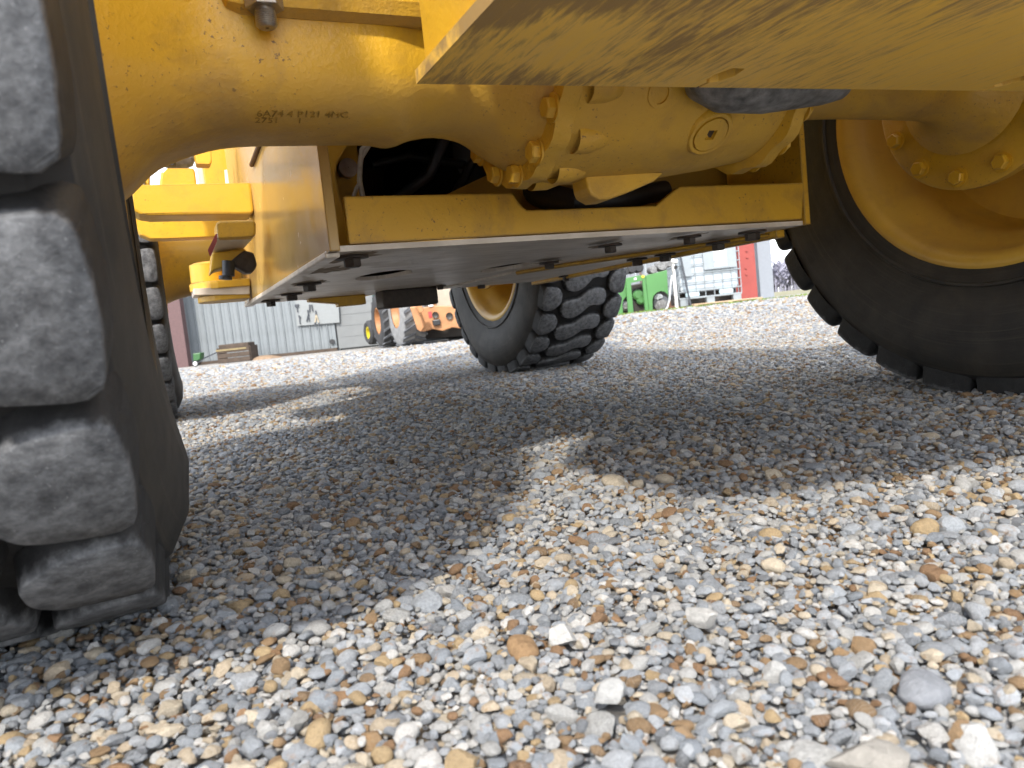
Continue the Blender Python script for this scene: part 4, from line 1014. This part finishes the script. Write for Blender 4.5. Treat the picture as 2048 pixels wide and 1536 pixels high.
# green power unit
GY_ = 12.4
gu = empty('power_unit', at(1288, 634, GY_)); tag(gu, 'bright green sheet metal engine power unit with two arched openings', 'engine unit')
gu.location.z = .14
M_GRN = simple('bright_green_paint', (.065, .19, .055), .4, .08, 4, .05)
def gp(x, y, Y=GY_): return at(x, y, Y) - gu.location
def arch(cx, cy, r, y1, a0=math.pi, a1=0, n=10):
    return [(cx + r * math.cos(a0 + (a1 - a0) * i / n), cy - r * math.sin(a0 + (a1 - a0) * i / n) * 1.15) for i in range(n + 1)]
rp = [(1291, 551), (1334, 540), (1337, 595)] + [(1336, 590), (1330, 584), (1322, 582), (1314, 585), (1307, 592), (1305, 602)] + [(1306, 627), (1299, 628)]
MB().prism([gp(x, y) for x, y in rp], (0, .03, 0)).build('right_panel', M_GRN, gu, .006)
MB().prism([gp(x, y) for x, y in [(1284, 552), (1290.5, 551), (1298.5, 628), (1291, 628)]], (0, .06, 0)).build('frame_post', M_GRN, gu, .006)
MB().prism([gp(x, y) for x, y in [(1252, 556), (1283.5, 550), (1285, 561), (1262, 566), (1268, 632), (1257, 633)]], (0, .06, 0)).build('frame_portal', M_GRN, gu, .006)
lp = [(1239, 560), (1251.5, 556), (1254, 592)] + [(1251, 595), (1247, 600), (1245, 608)] + [(1247, 633), (1233, 634), (1236, 590)]
MB().prism([gp(x, y, GY_ + .08) for x, y in lp], (0, .03, 0)).build('left_panel', M_GRN, gu, .006)
MB().prism([gp(x, y, GY_ + .25) for x, y in [(1236, 575), (1336, 556), (1338, 622), (1238, 632)]], (0, .5, 0)).build('engine_block', M_DARK, gu, .03)
eng = [(1322, 606, .13, M_GREYSTEEL), (1318, 596, .07, M_WHITE), (1276, 590, .09, M_GRN), (1282, 600, .08, M_GRN), (1250, 612, .08, M_GREYSTEEL)]
for (x, y, r_, mt) in eng:
    MB().lathe([(-.05, .001), (-.05, r_ * .6), (-.02, r_), (.10, r_)], 1, 14, gp(x, y, GY_ + .2)).build('engine_part', mt, gu)
for (x, y, r_) in ((1262, 537, .09), (1250, 543, .06), (1322, 531, .10), (1304, 540, .07), (1335, 528, .06), (1276, 536, .08)):
    MB().lathe([(-.12, .001), (-.12, r_ * .8), (-.09, r_), (.12, r_), (.14, .001)], 1, 18, gp(x, y, GY_ + .2)).build('intake_housing', M_GREYSTEEL if x > 1300 else M_BLK, gu)
MB().prism([gp(x, y, GY_ - .03) for x, y in [(1230, 632), (1342, 622), (1344, 630), (1230, 641)]], (0, .8, 0)).build('skid_base', M_BROWN, gu, .01)
MB().lathe([(0, .001), (0, .025), (.01, .025)], 1, 16, gp(1286, 553, GY_ - .012)).build('yellow_button', M_YWHEEL, gu)
MB().prism([gp(x, y, GY_ - .006) for x, y in [(1268, 556), (1273, 555), (1273, 559), (1268, 560)]], (0, .004, 0)).build('white_sticker', M_WHITE, gu)
hs = MB().tube([at(x, y, GY_ - .1) for x, y in [(1344, 550), (1341, 575), (1339, 600), (1335, 615), (1326, 624), (1316, 628)]], .014, 8).build('grey_hose', simple('pale_grey_hose', (.45, .47, .48), .5), None)
tag(hs, 'pale grey hose curving down the right side of the green power unit', 'hose')
rv = MB().tube([at(1312, 622, GY_ - .15), at(1314, 634, GY_ - .15)], .022, 8); rv.tube([at(1310, 632, GY_ - .15), at(1320, 631, GY_ - .15)], .018, 8)
tag(rv.build('red_valve', simple('red_valve_paint', (.5, .09, .07), .5)), 'small red valve on the ground before the green power unit', 'valve')
rope = MB(); pts = []
for i in range(70):
    t = i / 69; pts.append(at(1278 + 28 * t, 638 - 3 * t + 2.2 * math.sin(i * 1.3), GY_ - .25 + .06 * math.cos(i * 1.7)))
tag(rope.tube(pts, .012, 6).build('blue_rope', simple('blue_rope', (.10, .16, .30), .8)), 'tangled blue rope lying before the green power unit', 'rope')
pl = MB().box(-.02, .02, -.02, .02, 0, 3).build('support_pole', simple('brown_pole', (.12, .09, .08), .7)); pl.location = (at(1282, 560, RY - .6).x, RY - .6, .16)
tag(pl, 'thin brown pole rising behind the green power unit', 'pole')
sa = empty('white_spigot', at(1346, 528, GY_ + .3)); tag(sa, 'white plastic pipe fitting beside the caged tote\'s left edge', 'pipe fitting')
MB().tube([(0, 0, -1.0), (0, 0, .3)], .03, 10).build('pipe', M_WHITE, sa); MB().tube([(-.06, -.02, .05), (.07, -.02, .03)], .035, 10).build('tee', M_WHITE, sa); MB().lathe([(-.06, .001), (-.06, .03), (.0, .03)], 1, 12, (.03, 0, -.06)).build('valve_knob', M_BLK, sa)

# ------------------------------------------------------------------ far trees
M_BARK = simple('grey_winter_bark', (.115, .10, .105), .9, .2)
def branch(b, p, d, l, r, depth, rg):
    q = p + d * l; b.tube([p, p.lerp(q, .5) + Vector(rg.normal(0, .04 * l, 3)), q], [r, r * .8, r * .6], 5 if depth > 1 else 3, False)
    if depth == 0: return
    for k in range(3 if depth > 2 else 4):
        nd = (d + Vector(rg.normal(0, .52, 3))).normalized(); nd.z = max(nd.z, -.1)
        branch(b, p.lerp(q, rg.uniform(.45, 1)), nd.normalized(), l * rg.uniform(.55, .78), r * .55, depth - 1, rg)
def bare_tree(x, y, h, seed, label):
    rg = np.random.default_rng(seed); t = empty('bare_tree', (x, y, 0)); tag(t, label, 'tree')
    b = MB(); b.tube([(0, 0, -.1), (.1, 0, h * .2), (.05, .1, h * .4)], [h * .022, h * .017, h * .014], 8); b.build('trunk', M_BARK, t)
    c = MB()
    for k in range(5): branch(c, Vector((.05, .1, h * (.26 + .03 * k))), Vector((rg.normal(0, .7), rg.normal(0, .7), .8)).normalized(), h * .24, h * .008, 4, rg)
    c.build('crown', M_BARK, t)
P = at(1625, 470, 55); bare_tree(P.x, 55, 10.5, 3, 'bare winter tree whose twigs show beside the right tyre')
wl = MB(); rg = np.random.default_rng(9)
for k in range(1300):
    x = rg.uniform(10, 260); y = rg.uniform(235, 275); h = rg.uniform(7, 11.5) * (1 + .15 * math.sin(x * .07))
    w = rg.uniform(.10, .3)
    wl.add([(x - w, y, -1), (x + w, y, -1), (x + w * .3, y, h * .6), (x - w * .3, y, h * .6)], [(0, 1, 2, 3)])
    for j in range(9):
        z0 = rg.uniform(.15, .85) * h; a = rg.uniform(-1, 1); L_ = rg.uniform(1.5, 3.2); ww = rg.uniform(.12, .35)
        wl.add([(x, y + rg.uniform(-2, 2), z0), (x + a * L_, y + rg.uniform(-2, 2), z0 + L_ * .8), (x + a * L_ + ww, y, z0 + L_ * .6), (x + ww * 2, y, z0 - .2)], [(0, 1, 2, 3)])
M_FARWOOD = simple('hazed_winter_wood', (.26, .255, .32), .95, .15, .2)  # lilac-grey bare wood, lightened so distance haze sits in the colour
tag(wl.build('far_wood', M_FARWOOD), 'far line of leafless blue grey woods on the horizon', 'woods', kind='stuff')

# ------------------------------------------------------------------ single stones that stand out
def stone_single(kx):
    col, c2 = {'w': ((.34, .335, .32), (.54, .525, .50)), 'g': ((.32, .32, .315), (.48, .475, .46)), 'b': ((.19, .20, .22), (.30, .31, .33)), 'o': ((.22, .135, .07), (.36, .23, .12)), 't': ((.24, .225, .20), (.36, .335, .30))}[kx]
    k = NT('stone_' + kx); n = k.noise(3.2, 8, .72)
    c = k.mix(k.ramp(n, [(.3, 0), (.7, 1)]), col, c2)
    return k.done(c, .75, k.bump(n, .7, .006, k.bump(k.noise(9, 7, .75), .6, .004)), spec=.3)
SM = {}
labs = {0: 'chunky white stone standing out in the middle of the gravel', 1: 'white blocky stone to the right of the chunky white one', 2: 'pale grey stone near the bottom, below the two white ones',
        3: 'smooth blue grey stone at the lower right of the gravel', 4: 'flat orange brown stone just left of the chunky white one', 5: 'large tan stone cut by the bottom edge of the picture'}
for i, (x, y, s, sd, kx) in enumerate(BIG_STONES):
    if kx not in SM: SM[kx] = stone_single(kx)
    me = stone_mesh('stone', sd, kx not in 'ob', SM[kx], .74 if kx in 'wg' else .42, 4, 20)
    P = onz(x, y, .0); o = bpy.data.objects.new('stone', me); COL.objects.link(o)
    o.location = (P.x, P.y, s * .22 if kx in 'wg' else s * .06); o.scale = (s * .62,) * 3; o.rotation_euler = (random.uniform(-.3, .3), random.uniform(-.3, .3), random.uniform(0, 6))
    tag(o, labs[i], 'stone', 'stones that stand out in the gravel')
